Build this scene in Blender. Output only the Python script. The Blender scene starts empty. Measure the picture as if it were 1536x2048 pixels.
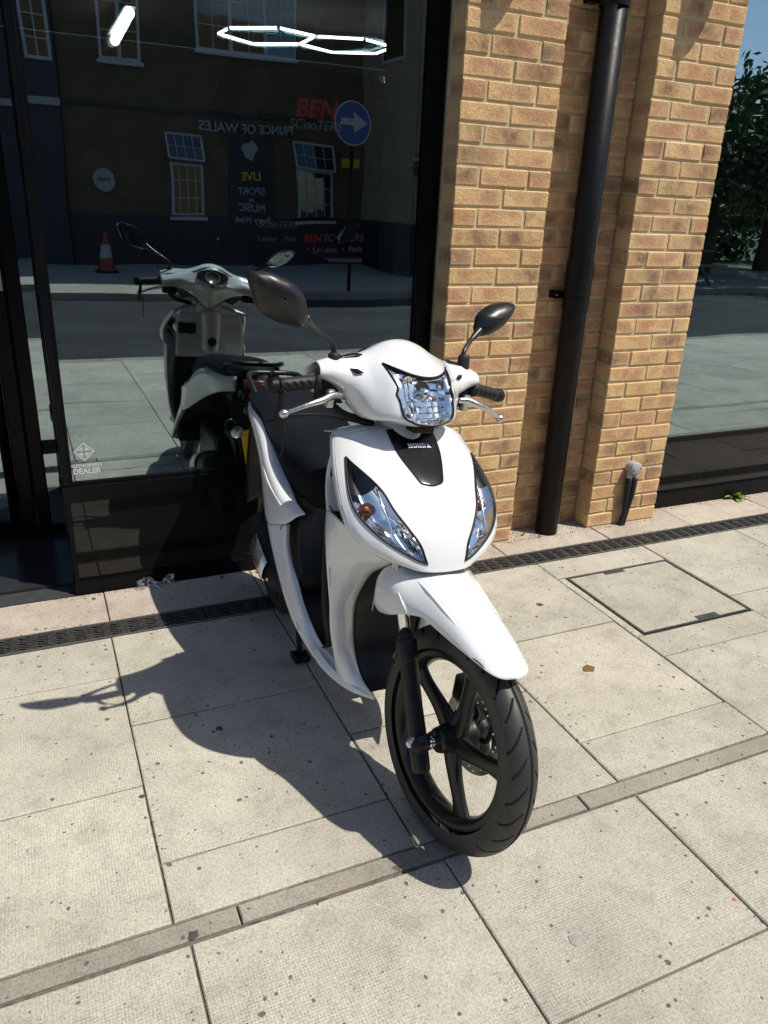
import bpy, bmesh, math, random
import numpy as np
from mathutils import Vector, Matrix
random.seed(7)
rng = np.random.default_rng(11)
D = bpy.data
SC = bpy.context.scene
COL = SC.collection
PI = math.pi

# ------------------------------------------------------------------ camera, sky, sun, exposure
cam = D.cameras.new("camera")
cam.sensor_fit = 'VERTICAL'
cam.sensor_height = 24.0
cam.lens = 24.0 * 1538.0 / 2048.0
cam.clip_start = 0.05
cam.clip_end = 400.0
camo = D.objects.new("camera", cam)
COL.objects.link(camo)
_R = Vector((0.913354, -0.405116, 0.040812))
_U = Vector((0.118187, 0.359699, 0.925553))
_F = Vector((0.389636, 0.840534, -0.376412))
mw = Matrix.Identity(4)
for i in range(3):
    mw[i][0], mw[i][1], mw[i][2] = _R[i], _U[i], -_F[i]
    mw[i][3] = (-1.56637, -2.85579, 1.51442)[i]
camo.matrix_world = mw
SC.camera = camo

SUN = Vector((0.392, -0.342, 0.853)).normalized()
world = D.worlds.new("World")
SC.world = world
world.use_nodes = True
wn = world.node_tree.nodes
wl = world.node_tree.links
bg = wn["Background"]
sky = wn.new("ShaderNodeTexSky")
sky.sky_type = 'NISHITA'
sky.sun_disc = False
sky.sun_elevation = math.asin(SUN.z)
sky.sun_rotation = math.atan2(SUN.x, SUN.y)
sky.air_density = 1.0
sky.dust_density = 0.6
wl.new(sky.outputs[0], bg.inputs[0])
bg.inputs[1].default_value = 0.115
sl = D.lights.new("sun", 'SUN')
sl.energy = 4.4
sl.angle = math.radians(0.53)
sl.color = (1.0, 0.935, 0.82)
so = D.objects.new("sun", sl)
COL.objects.link(so)
so.rotation_euler = (-SUN).to_track_quat('-Z', 'Y').to_euler()
so.location = SUN * 30
SC.view_settings.view_transform = 'Standard'
SC.view_settings.look = 'None'
SC.view_settings.exposure = 0.25
SC.view_settings.gamma = 1.0
SC.view_settings.use_curve_mapping = False
SC.render.engine = 'CYCLES'
SC.cycles.max_bounces = 10
SC.cycles.transparent_max_bounces = 12
SC.cycles.caustics_reflective = False
SC.cycles.caustics_refractive = False
SC.cycles.sample_clamp_indirect = 6.0
SC.cycles.use_denoising = True

# ------------------------------------------------------------------ helpers
def tag(o, label=None, cat=None, group=None, kind=None):
    if label: o['label'] = label
    if cat: o['category'] = cat
    if group: o['group'] = group
    if kind: o['kind'] = kind
    return o

def empty(name, loc=(0, 0, 0), label=None, cat=None, group=None, kind=None):
    o = D.objects.new(name, None)
    o.empty_display_size = 0.1
    o.location = loc
    COL.objects.link(o)
    return tag(o, label, cat, group, kind)

def root_offset(p):
    v = Vector((0, 0, 0))
    while p is not None:
        v += p.location
        p = p.parent
    return v

def link(name, me, parent=None, mat=None, loc=None, smooth=False):
    o = D.objects.new(name, me)
    COL.objects.link(o)
    if parent is not None: o.parent = parent
    if loc is not None: o.location = loc
    if mat is not None and not me.materials: me.materials.append(mat)
    if smooth:
        me.polygons.foreach_set("use_smooth", [True] * len(me.polygons))
    return o

def mesh(name, verts, faces, mat=None, parent=None, smooth=False, world=True):
    """verts in world coordinates; stored relative to the parent's place"""
    off = root_offset(parent) if (parent is not None and world) else Vector((0, 0, 0))
    me = D.meshes.new(name)
    me.from_pydata([(v[0] - off.x, v[1] - off.y, v[2] - off.z) for v in verts], [], faces)
    me.validate()
    return link(name, me, parent, mat, None, smooth)

def solidify(o, t, off=-1):
    m = o.modifiers.new("thickness", 'SOLIDIFY')
    m.thickness = t
    m.offset = off
    return o

def bevel(o, w, seg=2):
    m = o.modifiers.new("bevel", 'BEVEL')
    m.width = w
    m.segments = seg
    m.limit_method = 'ANGLE'
    m.angle_limit = math.radians(40)
    return o

def box_vf(x0, x1, y0, y1, z0, z1):
    v = [(x, y, z) for x in (x0, x1) for y in (y0, y1) for z in (z0, z1)]
    f = [(0, 1, 3, 2), (4, 6, 7, 5), (0, 4, 5, 1), (2, 3, 7, 6), (0, 2, 6, 4), (1, 5, 7, 3)]
    return v, f

def box(name, x0, x1, y0, y1, z0, z1, mat, parent=None, bw=0.0):
    v, f = box_vf(x0, x1, y0, y1, z0, z1)
    o = mesh(name, v, f, mat, parent)
    if bw: bevel(o, bw)
    return o

class MB:
    def __init__(s): s.v = []; s.f = []
    def add(s, v, f):
        n = len(s.v); s.v += [tuple(q) for q in v]; s.f += [tuple(i + n for i in q) for q in f]
        return s
    def box(s, *a): return s.add(*box_vf(*a))
    def tube(s, pts, r, n=10, caps=True): return s.add(*tube_vf(pts, r, n, caps))
    def build(s, name, mat, parent=None, smooth=False): return mesh(name, s.v, s.f, mat, parent, smooth)

def tube_vf(pts, r, n=10, caps=True):
    P = [Vector(p) for p in pts]
    rs = r if isinstance(r, (list, tuple)) else [r] * len(P)
    v, f = [], []
    up = None
    for i, p in enumerate(P):
        t = (P[min(i + 1, len(P) - 1)] - P[max(i - 1, 0)]).normalized()
        if up is None:
            up = t.orthogonal().normalized()
        else:
            up = (up - t * up.dot(t)).normalized()
        b = t.cross(up)
        for k in range(n):
            a = 2 * PI * k / n
            v.append(tuple(p + (up * math.cos(a) + b * math.sin(a)) * rs[i]))
    for i in range(len(P) - 1):
        for k in range(n):
            a, b2 = i * n + k, i * n + (k + 1) % n
            f.append((a, b2, b2 + n, a + n))
    if caps:
        f.append(tuple(range(n))[::-1]); f.append(tuple((len(P) - 1) * n + k for k in range(n)))
    return v, f

def spline(pts, m):
    """Catmull-Rom through pts, m samples per span"""
    out = []
    n = len(pts)
    for i in range(n - 1):
        for k in range(m):
            out.append(tuple(cr(pts, i + k / m)))
    out.append(tuple(pts[-1]))
    return out

def cr(P, t):
    P = np.asarray(P, float); n = len(P)
    t = min(max(t, 0), n - 1 - 1e-9); i = int(t); s = t - i
    g = lambda k: P[k] if 0 <= k < n else (2 * P[0] - P[1] if k < 0 else 2 * P[n - 1] - P[n - 2])
    a, b, c, d = g(i - 1), g(i), g(i + 1), g(i + 2)
    return .5 * ((2 * b) + (c - a) * s + (2 * a - 5 * b + 4 * c - d) * s * s + (3 * b - a - 3 * c + d) * s ** 3)

def crm(P, ts):
    """Catmull-Rom along axis 0 of array P at many parameters"""
    P = np.asarray(P, float); n = len(P)
    Pe = np.concatenate([[2 * P[0] - P[1]], P, [2 * P[-1] - P[-2]]])
    ts = np.clip(np.asarray(ts, float), 0, n - 1 - 1e-9); i = ts.astype(int)
    s = (ts - i).reshape((-1,) + (1,) * (P.ndim - 1))
    a, b, c, d = Pe[i], Pe[i + 1], Pe[i + 2], Pe[i + 3]
    return .5 * ((2 * b) + (c - a) * s + (2 * a - 5 * b + 4 * c - d) * s * s + (3 * b - a - 3 * c + d) * s ** 3)

def grid(rows, nu, nv):
    """rows: M x N x 3 control points -> (nv+1) x (nu+1) x 3 smooth grid"""
    A = np.asarray(rows, float)
    A = crm(A, np.linspace(0, A.shape[0] - 1, nv + 1))
    A = crm(A.transpose(1, 0, 2), np.linspace(0, A.shape[1] - 1, nu + 1)).transpose(1, 0, 2)
    return A

def grid_vf(A, keep=None, closed=False):
    nv, nu = A.shape[:2]
    v = [tuple(p) for p in A.reshape(-1, 3)]
    f = []
    for j in range(nv - 1):
        for i in range(nu - (0 if closed else 1)):
            if keep is not None and not keep[j][i]: continue
            i2 = (i + 1) % nu
            f.append((j * nu + i, j * nu + i2, (j + 1) * nu + i2, (j + 1) * nu + i))
    return v, f

def inpoly(x, y, poly):
    c = False; n = len(poly); j = n - 1
    for i in range(n):
        xi, yi = poly[i]; xj, yj = poly[j]
        if (yi > y) != (yj > y) and x < (xj - xi) * (y - yi) / (yj - yi) + xi: c = not c
        j = i
    return c

def lathe(prof, origin, axis, n=32, ref=None):
    """prof: list of (radius, height along axis)"""
    ax = Vector(axis).normalized()
    u = (Vector(ref) if ref is not None else ax.orthogonal()).normalized()
    u = (u - ax * u.dot(ax)).normalized(); w = ax.cross(u); o = Vector(origin)
    v, f = [], []
    for r, h in prof:
        for k in range(n):
            a = 2 * PI * k / n
            v.append(tuple(o + ax * h + (u * math.cos(a) + w * math.sin(a)) * r))
    for i in range(len(prof) - 1):
        for k in range(n):
            a, b = i * n + k, i * n + (k + 1) % n
            f.append((a, b, b + n, a + n))
    return v, f

def to_mesh(o):
    """swap a text or curve object for a plain mesh object"""
    dg = bpy.context.evaluated_depsgraph_get(); dg.update()
    me = D.meshes.new_from_object(o.evaluated_get(dg), depsgraph=dg)
    n = o.name; M = o.matrix_local.copy(); p = o.parent; cu = o.data
    D.objects.remove(o); D.curves.remove(cu)
    q = D.objects.new(n, me); COL.objects.link(q)
    q.parent = p; q.matrix_local = M
    return q

def text(name, body, size, mat, origin, right, up, parent=None, shear=0.0, extrude=0.001, offset=0.0, align='CENTER', sx=1.0):
    c = D.curves.new(name, 'FONT')
    c.body = body; c.size = size; c.shear = shear; c.extrude = extrude; c.offset = offset
    c.align_x = align; c.align_y = 'CENTER'
    c.materials.append(mat)
    o = D.objects.new(name, c); COL.objects.link(o)
    r = Vector(right).normalized(); u = Vector(up).normalized(); n = r.cross(u)
    M = Matrix.Identity(4)
    off = root_offset(parent) if parent is not None else Vector((0, 0, 0))
    for i in range(3):
        M[i][0], M[i][1], M[i][2] = r[i] * sx, u[i], n[i]
        M[i][3] = origin[i] - off[i]
    if parent is not None: o.parent = parent
    o.matrix_local = M
    return to_mesh(o)

# ------------------------------------------------------------------ materials
MT = {}
def mat(name, base=(.5, .5, .5), rough=.5, metal=0.0, spec=.5, coat=0.0, coat_rough=.03, emit=None, estr=0.0):
    m = D.materials.new(name); m.use_nodes = True
    b = m.node_tree.nodes["Principled BSDF"]
    b.inputs["Base Color"].default_value = (*base, 1)
    b.inputs["Roughness"].default_value = rough
    b.inputs["Metallic"].default_value = metal
    b.inputs["Specular IOR Level"].default_value = spec
    b.inputs["Coat Weight"].default_value = coat
    b.inputs["Coat Roughness"].default_value = coat_rough
    if emit:
        b.inputs["Emission Color"].default_value = (*emit, 1)
        b.inputs["Emission Strength"].default_value = estr
    MT[name] = m
    return m

class NG:
    def __init__(s, m):
        s.m = m; s.t = m.node_tree; s.b = s.t.nodes.get("Principled BSDF")
    def n(s, typ, **kw):
        nd = s.t.nodes.new(typ)
        for k, v in kw.items():
            if k in nd.inputs: nd.inputs[k].default_value = v
            else: setattr(nd, k, v)
        return nd
    def l(s, a, b): s.t.links.new(a, b); return s
    def coord(s, kind="Object"):
        if kind == "World": return s.n("ShaderNodeNewGeometry").outputs["Position"]
        return s.n("ShaderNodeTexCoord").outputs[kind]
    def noise(s, vec, scale, detail=4, rough=.55, dist=0.0):
        nd = s.n("ShaderNodeTexNoise"); nd.inputs["Scale"].default_value = scale
        nd.inputs["Detail"].default_value = detail; nd.inputs["Roughness"].default_value = rough
        nd.inputs["Distortion"].default_value = dist
        s.l(vec, nd.inputs["Vector"]); return nd.outputs["Fac"]
    def ramp(s, fac, stops, interp='LINEAR'):
        nd = s.n("ShaderNodeValToRGB"); nd.color_ramp.interpolation = interp
        el = nd.color_ramp.elements
        while len(el) < len(stops): el.new(.5)
        for e, (p, c) in zip(el, stops):
            e.position = p; e.color = (*c, 1) if len(c) == 3 else c
        s.l(fac, nd.inputs[0]); return nd.outputs["Color"]
    def mix(s, fac, a, b, blend='MIX'):
        nd = s.n("ShaderNodeMix", data_type='RGBA', blend_type=blend)
        for sock, val in ((nd.inputs[0], fac), (nd.inputs[6], a), (nd.inputs[7], b)):
            if isinstance(val, (int, float)): sock.default_value = val
            elif isinstance(val, tuple): sock.default_value = (*val, 1)
            else: s.l(val, sock)
        return nd.outputs[2]
    def math(s, op, a, b=None):
        nd = s.n("ShaderNodeMath", operation=op)
        for sock, val in zip(nd.inputs, (a, b)):
            if val is None: continue
            if isinstance(val, (int, float)): sock.default_value = val
            else: s.l(val, sock)
        return nd.outputs[0]
    def bump(s, h, strength=.3, dist=.002, prev=None):
        nd = s.n("ShaderNodeBump"); nd.inputs["Strength"].default_value = strength
        nd.inputs["Distance"].default_value = dist
        s.l(h, nd.inputs["Height"])
        if prev is not None: s.l(prev, nd.inputs["Normal"])
        return nd.outputs["Normal"]

BLK = (0, 0, 0); WHT = (1, 1, 1)
white = mat("white_pearl_paint", (.68, .70, .715), .26, 0, .5, 1.0, .03)
g = NG(white)
vo = g.n("ShaderNodeTexVoronoi"); vo.inputs["Scale"].default_value = 900
g.l(g.coord(), vo.inputs["Vector"])
sub = g.n("ShaderNodeVectorMath", operation='SUBTRACT'); g.l(vo.outputs["Color"], sub.inputs[0]); sub.inputs[1].default_value = (.5, .5, .5)
scl = g.n("ShaderNodeVectorMath", operation='SCALE'); g.l(sub.outputs[0], scl.inputs[0]); scl.inputs["Scale"].default_value = .10
ge = g.n("ShaderNodeNewGeometry")
addv = g.n("ShaderNodeVectorMath", operation='ADD'); g.l(ge.outputs["Normal"], addv.inputs[0]); g.l(scl.outputs[0], addv.inputs[1])
nrm = g.n("ShaderNodeVectorMath", operation='NORMALIZE'); g.l(addv.outputs[0], nrm.inputs[0])
g.l(nrm.outputs[0], g.b.inputs["Normal"])
dirt = g.ramp(g.noise(g.coord(), 9, 6, .65), [(.35, (.67, .69, .71)), (.62, (.69, .71, .725)), (.8, (.63, .64, .65))])
g.l(dirt, g.b.inputs["Base Color"])

matte = mat("matte_black_plastic", (.006, .006, .007), .48, 0, .3)
g = NG(matte)
g.l(g.ramp(g.noise(g.coord(), 30, 5), [(.3, (.36,) * 3), (.75, (.55,) * 3)]), g.b.inputs["Roughness"])
g.l(g.bump(g.noise(g.coord(), 900, 2), .12, .001), g.b.inputs["Normal"])
mirror_black = mat("mirror_housing_black", (.010, .010, .012), .34, 0, .45)
g = NG(mirror_black)
g.l(g.bump(g.noise(g.coord(), 1300, 2), .15, .0008), g.b.inputs["Normal"])
gloss = mat("gloss_black_panel", (.006, .006, .007), .12, 0, .5)
seatm = mat("black_seat_vinyl", (.0045, .0055, .0085), .58, 0, .08)
g = NG(seatm)
g.l(g.bump(g.noise(g.coord(), 520, 3), .25, .0012), g.b.inputs["Normal"])
rubber = mat("black_grip_rubber", (.012, .012, .012), .55, 0, .4)
tyrem = mat("tyre_rubber", (.02, .02, .021), .5, 0, .45)
g = NG(tyrem)
g.l(g.ramp(g.noise(g.coord(), 14, 6, .7), [(.3, (.020, .020, .021)), (.7, (.042, .041, .040))]), g.b.inputs["Base Color"])
g.l(g.bump(g.noise(g.coord(), 420, 3), .2, .001), g.b.inputs["Normal"])
groove = mat("tyre_groove", (.004, .004, .004), .9)
rimm = mat("satin_black_alloy", (.011, .011, .012), .33, .15, .45)
forkm = mat("satin_black_fork", (.008, .008, .009), .40, 0, .35)
chrome = mat("chrome", (.80, .81, .83), .07, 1.0)
alu = mat("brushed_aluminium", (.62, .62, .61), .28, 1.0)
g = NG(alu)
g.l(g.ramp(g.noise(g.coord(), 160, 3), [(.3, (.2,) * 3), (.7, (.4,) * 3)]), g.b.inputs["Roughness"])
steel = mat("brake_disc_steel", (.34, .33, .32), .34, 1.0)
reflector = mat("lamp_reflector", (.90, .89, .87), .09, 1.0)
amber = mat("amber_bulb", (.42, .14, .03), .15, .3, .6)
redlamp = mat("red_lamp", (.10, .004, .005), .12, 0, .5)
plate_y = mat("yellow_plate", (.72, .42, .015), .35)
mirror_gl = mat("mirror_glass", (.82, .83, .84), .015, 1.0)
silver_txt = mat("silver_lettering", (.85, .85, .86), .35, 0)
dialm = mat("instrument_dial", (.10, .11, .12), .25)

lens = D.materials.new("clear_lens"); lens.use_nodes = True
t = lens.node_tree; t.nodes.clear()
out = t.nodes.new("ShaderNodeOutputMaterial"); mx = t.nodes.new("ShaderNodeMixShader")
tr = t.nodes.new("ShaderNodeBsdfTransparent"); gl = t.nodes.new("ShaderNodeBsdfGlossy"); fr = t.nodes.new("ShaderNodeMath"); lwt = t.nodes.new("ShaderNodeLayerWeight"); pw_ = t.nodes.new("ShaderNodeMath")
tr.inputs[0].default_value = (.95, .97, 1, 1); gl.inputs["Roughness"].default_value = .015; lwt.inputs[0].default_value = .5; pw_.operation = 'POWER'; pw_.inputs[1].default_value = 5.; t.links.new(lwt.outputs['Facing'], pw_.inputs[0]); fr.operation = 'MULTIPLY_ADD'; t.links.new(pw_.outputs[0], fr.inputs[0]); fr.inputs[1].default_value = .9; fr.inputs[2].default_value = .05
t.links.new(fr.outputs[0], mx.inputs[0]); t.links.new(tr.outputs[0], mx.inputs[1]); t.links.new(gl.outputs[0], mx.inputs[2]); t.links.new(mx.outputs[0], out.inputs[0])

def glass_mat(name, refl, tint, rcol, wav=0.0004, wscale=1.3):
    m = D.materials.new(name); m.use_nodes = True
    t = m.node_tree; t.nodes.clear(); g = NG(m)
    out = g.n("ShaderNodeOutputMaterial"); mx = g.n("ShaderNodeMixShader")
    tr = g.n("ShaderNodeBsdfTransparent"); gl = g.n("ShaderNodeBsdfGlossy")
    lw = g.n("ShaderNodeLayerWeight"); lw.inputs[0].default_value = .5
    tr.inputs[0].default_value = (*tint, 1); gl.inputs[0].default_value = (*rcol, 1); gl.inputs["Roughness"].default_value = 0.0
    f = g.math('ADD', g.math('MULTIPLY', g.math('POWER', lw.outputs['Facing'], 5.), .6), refl)
    f = g.math('MINIMUM', f, 1.0)
    nz = g.noise(g.coord("World"), wscale, 1, .4)
    g.l(g.bump(nz, 1.0, wav), gl.inputs["Normal"])
    g.l(f, mx.inputs[0]); g.l(tr.outputs[0], mx.inputs[1]); g.l(gl.outputs[0], mx.inputs[2]); g.l(mx.outputs[0], out.inputs[0])
    return m
shop_glass = glass_mat("shop_window_glass", .335, (.70, .73, .74), (.74, .93, 1.0), .0012, 2.2)
pub_glass = glass_mat("pub_window_glass", .10, (.35, .37, .40), (.9, .95, 1.0), .002, 3.0)

frame_blk = mat("black_powdercoat", (.0028, .0032, .0045), .25, 0, .15)
g = NG(frame_blk)
g.l(g.ramp(g.noise(g.coord("World"), 7, 6, .7), [(.3, (.25,) * 3), (.7, (.45,) * 3)]), g.b.inputs["Roughness"])
base_gl = mat("black_glass_panel", (.006, .006, .006), .03, 0, .5)

# paving
def slab_mat(name, c0, c1, pimple=True, rand=.16):
    m = mat(name, c0, .85, 0, .25); g = NG(m)
    W = g.coord("World")
    oi = g.n("ShaderNodeObjectInfo").outputs["Random"]
    big = g.noise(W, 2.1, 5, .6, .4); med = g.noise(W, 11, 6, .68); fine = g.noise(W, 150, 4, .75); grit = g.noise(W, 520, 2, .6)
    col = g.mix(g.ramp(big, [(.36, BLK), (.66, WHT)]), c0, c1)
    col = g.mix(.85, col, g.ramp(med, [(.24, (.72, .705, .68)), (.5, (1, 1, 1)), (.75, (1.10, 1.09, 1.07))]), 'MULTIPLY')
    stain = g.ramp(g.noise(W, 5.2, 8, .72, 1.6), [(.56, BLK), (.70, WHT)])
    col = g.mix(g.math('MULTIPLY', stain, .26), col, (.20, .185, .155))
    col = g.mix(1.0, col, g.ramp(fine, [(.28, (.60, .59, .57)), (.5, (1, 1, 1)), (.75, (1.22, 1.21, 1.17))]), 'MULTIPLY')
    col = g.mix(.9, col, g.ramp(grit, [(.3, (.62, .61, .59)), (.65, (1.12, 1.12, 1.09))]), 'MULTIPLY')
    tone = g.ramp(oi, [(0, (1 - rand, 1 - rand, 1 - rand)), (.5, (1 - rand * .4, 1 - rand * .42, 1 - rand * .45)), (1, (1.04, 1.03, 1.0))])
    col = g.mix(1.0, col, tone, 'MULTIPLY')
    # trodden gum and oil spots, each with its own size
    for sc, thr, rad, dark in ((9.0, .80, .11, .10), (27, .70, .19, .08), (46, .80, .24, .10)):
        vo = g.n("ShaderNodeTexVoronoi"); vo.inputs["Scale"].default_value = sc
        nd = g.n("ShaderNodeTexNoise"); nd.inputs["Scale"].default_value = 26; g.l(W, nd.inputs["Vector"])
        sv = g.n("ShaderNodeVectorMath", operation='SCALE'); g.l(nd.outputs["Color"], sv.inputs[0]); sv.inputs["Scale"].default_value = .02
        av = g.n("ShaderNodeVectorMath", operation='ADD'); g.l(W, av.inputs[0]); g.l(sv.outputs[0], av.inputs[1])
        g.l(av.outputs[0], vo.inputs["Vector"])
        sep = g.n("ShaderNodeSeparateColor"); g.l(vo.outputs["Color"], sep.inputs[0])
        has = g.math('GREATER_THAN', sep.outputs[0], thr)
        r = g.math('MULTIPLY', sep.outputs[1], rad)
        ins = g.math('LESS_THAN', vo.outputs["Distance"], r)
        msk = g.math('MULTIPLY', g.math('MULTIPLY', has, ins), .82)
        col = g.mix(msk, col, (dark * .75, dark * .72, dark * .68))
    g.l(col, g.b.inputs["Base Color"])
    n1 = g.bump(fine, .5, .0022); n1 = g.bump(grit, .6, .0016, n1)
    if pimple:
        sp = g.n("ShaderNodeSeparateXYZ"); g.l(W, sp.inputs[0])
        k = 2 * PI / .0105
        a = g.math('SINE', g.math('MULTIPLY', g.math('ADD', sp.outputs[0], sp.outputs[1]), k * .72))
        b = g.math('SINE', g.math('MULTIPLY', g.math('SUBTRACT', sp.outputs[0], sp.outputs[1]), k * .72))
        pm = g.math('MULTIPLY', g.math('MULTIPLY', a, b), g.ramp(g.noise(W, 3.5, 3), [(.38, BLK), (.6, WHT)]))
        n1 = g.bump(pm, .5, .0013, n1)
    g.l(n1, g.b.inputs["Normal"])
    return m
slabm = slab_mat("concrete_paving", (.455, .435, .382), (.575, .552, .49))
slabp = slab_mat("pinkish_paving", (.45, .385, .335), (.55, .49, .43), False, .1)
bandm = slab_mat("kerb_granite", (.30, .275, .24), (.40, .37, .33), False, .1)
groutm = mat("dark_grout", (.045, .042, .036), .95)
g = NG(groutm)
g.l(g.ramp(g.noise(g.coord("World"), 30, 4), [(.35, (.06, .055, .046)), (.55, (.15, .135, .11)), (.72, (.07, .085, .03))]), g.b.inputs["Base Color"])
asph = mat("asphalt", (.06, .06, .062), .9, 0, .2); g = NG(asph)
W = g.coord("World")
c = g.mix(.8, g.ramp(g.noise(W, 1.2, 5), [(.35, (.030, .031, .034)), (.65, (.052, .053, .056))]), g.ramp(g.noise(W, 90, 3), [(.3, (.6,) * 3), (.7, (1.3,) * 3)]), 'MULTIPLY')
g.l(c, g.b.inputs["Base Color"]); g.l(g.bump(g.noise(W, 140, 2), .5, .004), g.b.inputs["Normal"])
floor_shade = mat("entrance_floor_painted_shade", (.028, .029, .034), .9); g = NG(floor_shade)  # dark colour stands in for the shade lying on the entrance floor
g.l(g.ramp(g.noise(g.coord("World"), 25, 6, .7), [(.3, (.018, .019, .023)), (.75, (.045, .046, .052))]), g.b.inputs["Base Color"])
iron = mat("cast_iron_grate", (.05, .05, .05), .36, .5, .5); g = NG(iron)
g.l(g.ramp(g.noise(g.coord("World"), 60, 5, .7), [(.3, (.035, .035, .036)), (.7, (.13, .125, .12))]), g.b.inputs["Base Color"])
g.l(g.ramp(g.noise(g.coord("World"), 35, 4), [(.3, (.3,) * 3), (.7, (.6,) * 3)]), g.b.inputs["Roughness"])
galv = mat("galvanised_edge", (.30, .30, .29), .5, .8)

# buff brick
brickm = mat("buff_brick", (.44, .29, .15), .92, 0, .15); g = NG(brickm)
oi = g.n("ShaderNodeObjectInfo").outputs["Random"]
O = g.coord()
offv = g.n("ShaderNodeCombineXYZ"); g.l(g.math('MULTIPLY', oi, 37.), offv.inputs[0]); g.l(g.math('MULTIPLY', oi, 91.), offv.inputs[1]); g.l(g.math('MULTIPLY', oi, 53.), offv.inputs[2])
va = g.n("ShaderNodeVectorMath", operation='ADD'); g.l(O, va.inputs[0]); g.l(offv.outputs[0], va.inputs[1])
V = va.outputs[0]
base = g.ramp(oi, [(0, (.69, .46, .225)), (.25, (.76, .53, .27)), (.5, (.71, .46, .235)), (.75, (.78, .555, .29)), (1, (.65, .41, .215))])
pink = g.ramp(g.noise(V, 9.0, 3, .5, .3), [(.38, BLK), (.58, WHT)])
spz = g.n("ShaderNodeSeparateXYZ"); g.l(O, spz.inputs[0])
mid = g.math('MAXIMUM', g.math('SUBTRACT', 1., g.math('POWER', g.math('MULTIPLY', spz.outputs[2], 33.), 4.)), 0.)
mid = g.math('MULTIPLY', mid, g.math('MAXIMUM', g.math('SUBTRACT', 1., g.math('POWER', g.math('MULTIPLY', spz.outputs[0], 10.), 6.)), 0.))
col = g.mix(g.math('MULTIPLY', g.math('MULTIPLY', pink, mid), .72), base, (.46, .235, .15))
# kiln kiss marks: a smoky patch in the middle of some bricks
sp = g.n("ShaderNodeSeparateXYZ"); g.l(O, sp.inputs[0])
r2 = g.math('MULTIPLY', g.math('MAXIMUM', sp.outputs[0], sp.outputs[1]), g.math('MAXIMUM', sp.outputs[0], sp.outputs[1]))
dx = g.math('ADD', sp.outputs[0], g.math('MULTIPLY', g.math('SUBTRACT', g.math('FRACT', g.math('MULTIPLY', oi, 17.3)), .5), .15))
d2 = g.math('ADD', g.math('POWER', g.math('MULTIPLY', dx, 20.), 2.), g.math('POWER', g.math('MULTIPLY', sp.outputs[2], 26.), 2.))
kiss = g.math('DIVIDE', 1., g.math('ADD', 1., d2))
kiss = g.math('MULTIPLY', g.math('MULTIPLY', kiss, g.math('GREATER_THAN', g.math('FRACT', g.math('MULTIPLY', oi, 7.77)), .52)), g.ramp(g.noise(V, 26, 3), [(.3, (.3,) * 3), (.6, WHT)]))
col = g.mix(g.math('MULTIPLY', kiss, .74), col, (.12, .085, .07))
sand = g.noise(V, 230, 4, .8)
col = g.mix(1.0, col, g.ramp(sand, [(.28, (.55, .51, .47)), (.5, (1, 1, 1)), (.72, (1.32, 1.32, 1.30))]), 'MULTIPLY')
g.l(col, g.b.inputs["Base Color"])
wr = g.noise(V, 34, 5, .7, 1.2)
g.l(g.bump(sand, .9, .0034, g.bump(wr, .75, .009)), g.b.inputs["Normal"])
mortm = mat("sand_mortar", (.46, .37, .25), .95, 0, .1); g = NG(mortm)
g.l(g.mix(.8, g.ramp(g.noise(g.coord("World"), 6, 4), [(.35, (.52, .42, .27)), (.65, (.66, .55, .37))]), g.ramp(g.noise(g.coord("World"), 220, 3), [(.3, (.7,) * 3), (.7, (1.15,) * 3)]), 'MULTIPLY'), g.b.inputs["Base Color"])
g.l(g.bump(g.noise(g.coord("World"), 240, 3), .6, .002), g.b.inputs["Normal"])

def brickwall_mat(name, c1, c2, mo, axis='x'):
    m = mat(name, c1, .9, 0, .15); g = NG(m)
    sp = g.n("ShaderNodeSeparateXYZ"); g.l(g.coord("World"), sp.inputs[0])
    cb = g.n("ShaderNodeCombineXYZ"); g.l(sp.outputs[0 if axis == 'x' else 1], cb.inputs[0]); g.l(sp.outputs[2], cb.inputs[1])
    bt = g.n("ShaderNodeTexBrick"); g.l(cb.outputs[0], bt.inputs["Vector"])
    bt.inputs["Color1"].default_value = (*c1, 1); bt.inputs["Color2"].default_value = (*c2, 1); bt.inputs["Mortar"].default_value = (*mo, 1)
    bt.inputs["Scale"].default_value = 1.0; bt.inputs["Brick Width"].default_value = .225; bt.inputs["Row Height"].default_value = .075
    bt.inputs["Mortar Size"].default_value = .005; bt.inputs["Mortar Smooth"].default_value = .2
    col = g.mix(.7, bt.outputs["Color"], g.ramp(g.noise(g.coord("World"), 1.5, 5), [(.3, (.7,) * 3), (.7, (1.15,) * 3)]), 'MULTIPLY')
    g.l(col, g.b.inputs["Base Color"]); g.l(g.bump(bt.outputs["Fac"], -.4, .006), g.b.inputs["Normal"])
    return m
upper_brick = brickwall_mat("upper_buff_brickwork", (.44, .29, .15), (.40, .25, .14), (.46, .38, .27))
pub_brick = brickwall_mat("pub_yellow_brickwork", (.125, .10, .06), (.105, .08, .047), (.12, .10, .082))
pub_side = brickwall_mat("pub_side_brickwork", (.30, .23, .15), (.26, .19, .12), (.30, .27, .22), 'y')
navy = mat("navy_render", (.026, .031, .044), .7)
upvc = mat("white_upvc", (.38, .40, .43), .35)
pubdark = mat("dark_blue_plinth_paint", (.016, .018, .024), .55)
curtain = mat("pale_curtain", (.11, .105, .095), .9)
pipem = mat("black_pvc_pipe", (.012, .012, .0135), .30, 0, .16); g = NG(pipem)
g.l(g.ramp(g.noise(g.coord("World"), 22, 6, .7), [(.35, (.006, .006, .008)), (.66, (.011, .011, .012)), (.85, (.03, .029, .028))]), g.b.inputs["Base Color"])
g.l(g.ramp(g.noise(g.coord("World"), 40, 4), [(.3, (.34,) * 3), (.7, (.5,) * 3)]), g.b.inputs["Roughness"])
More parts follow.
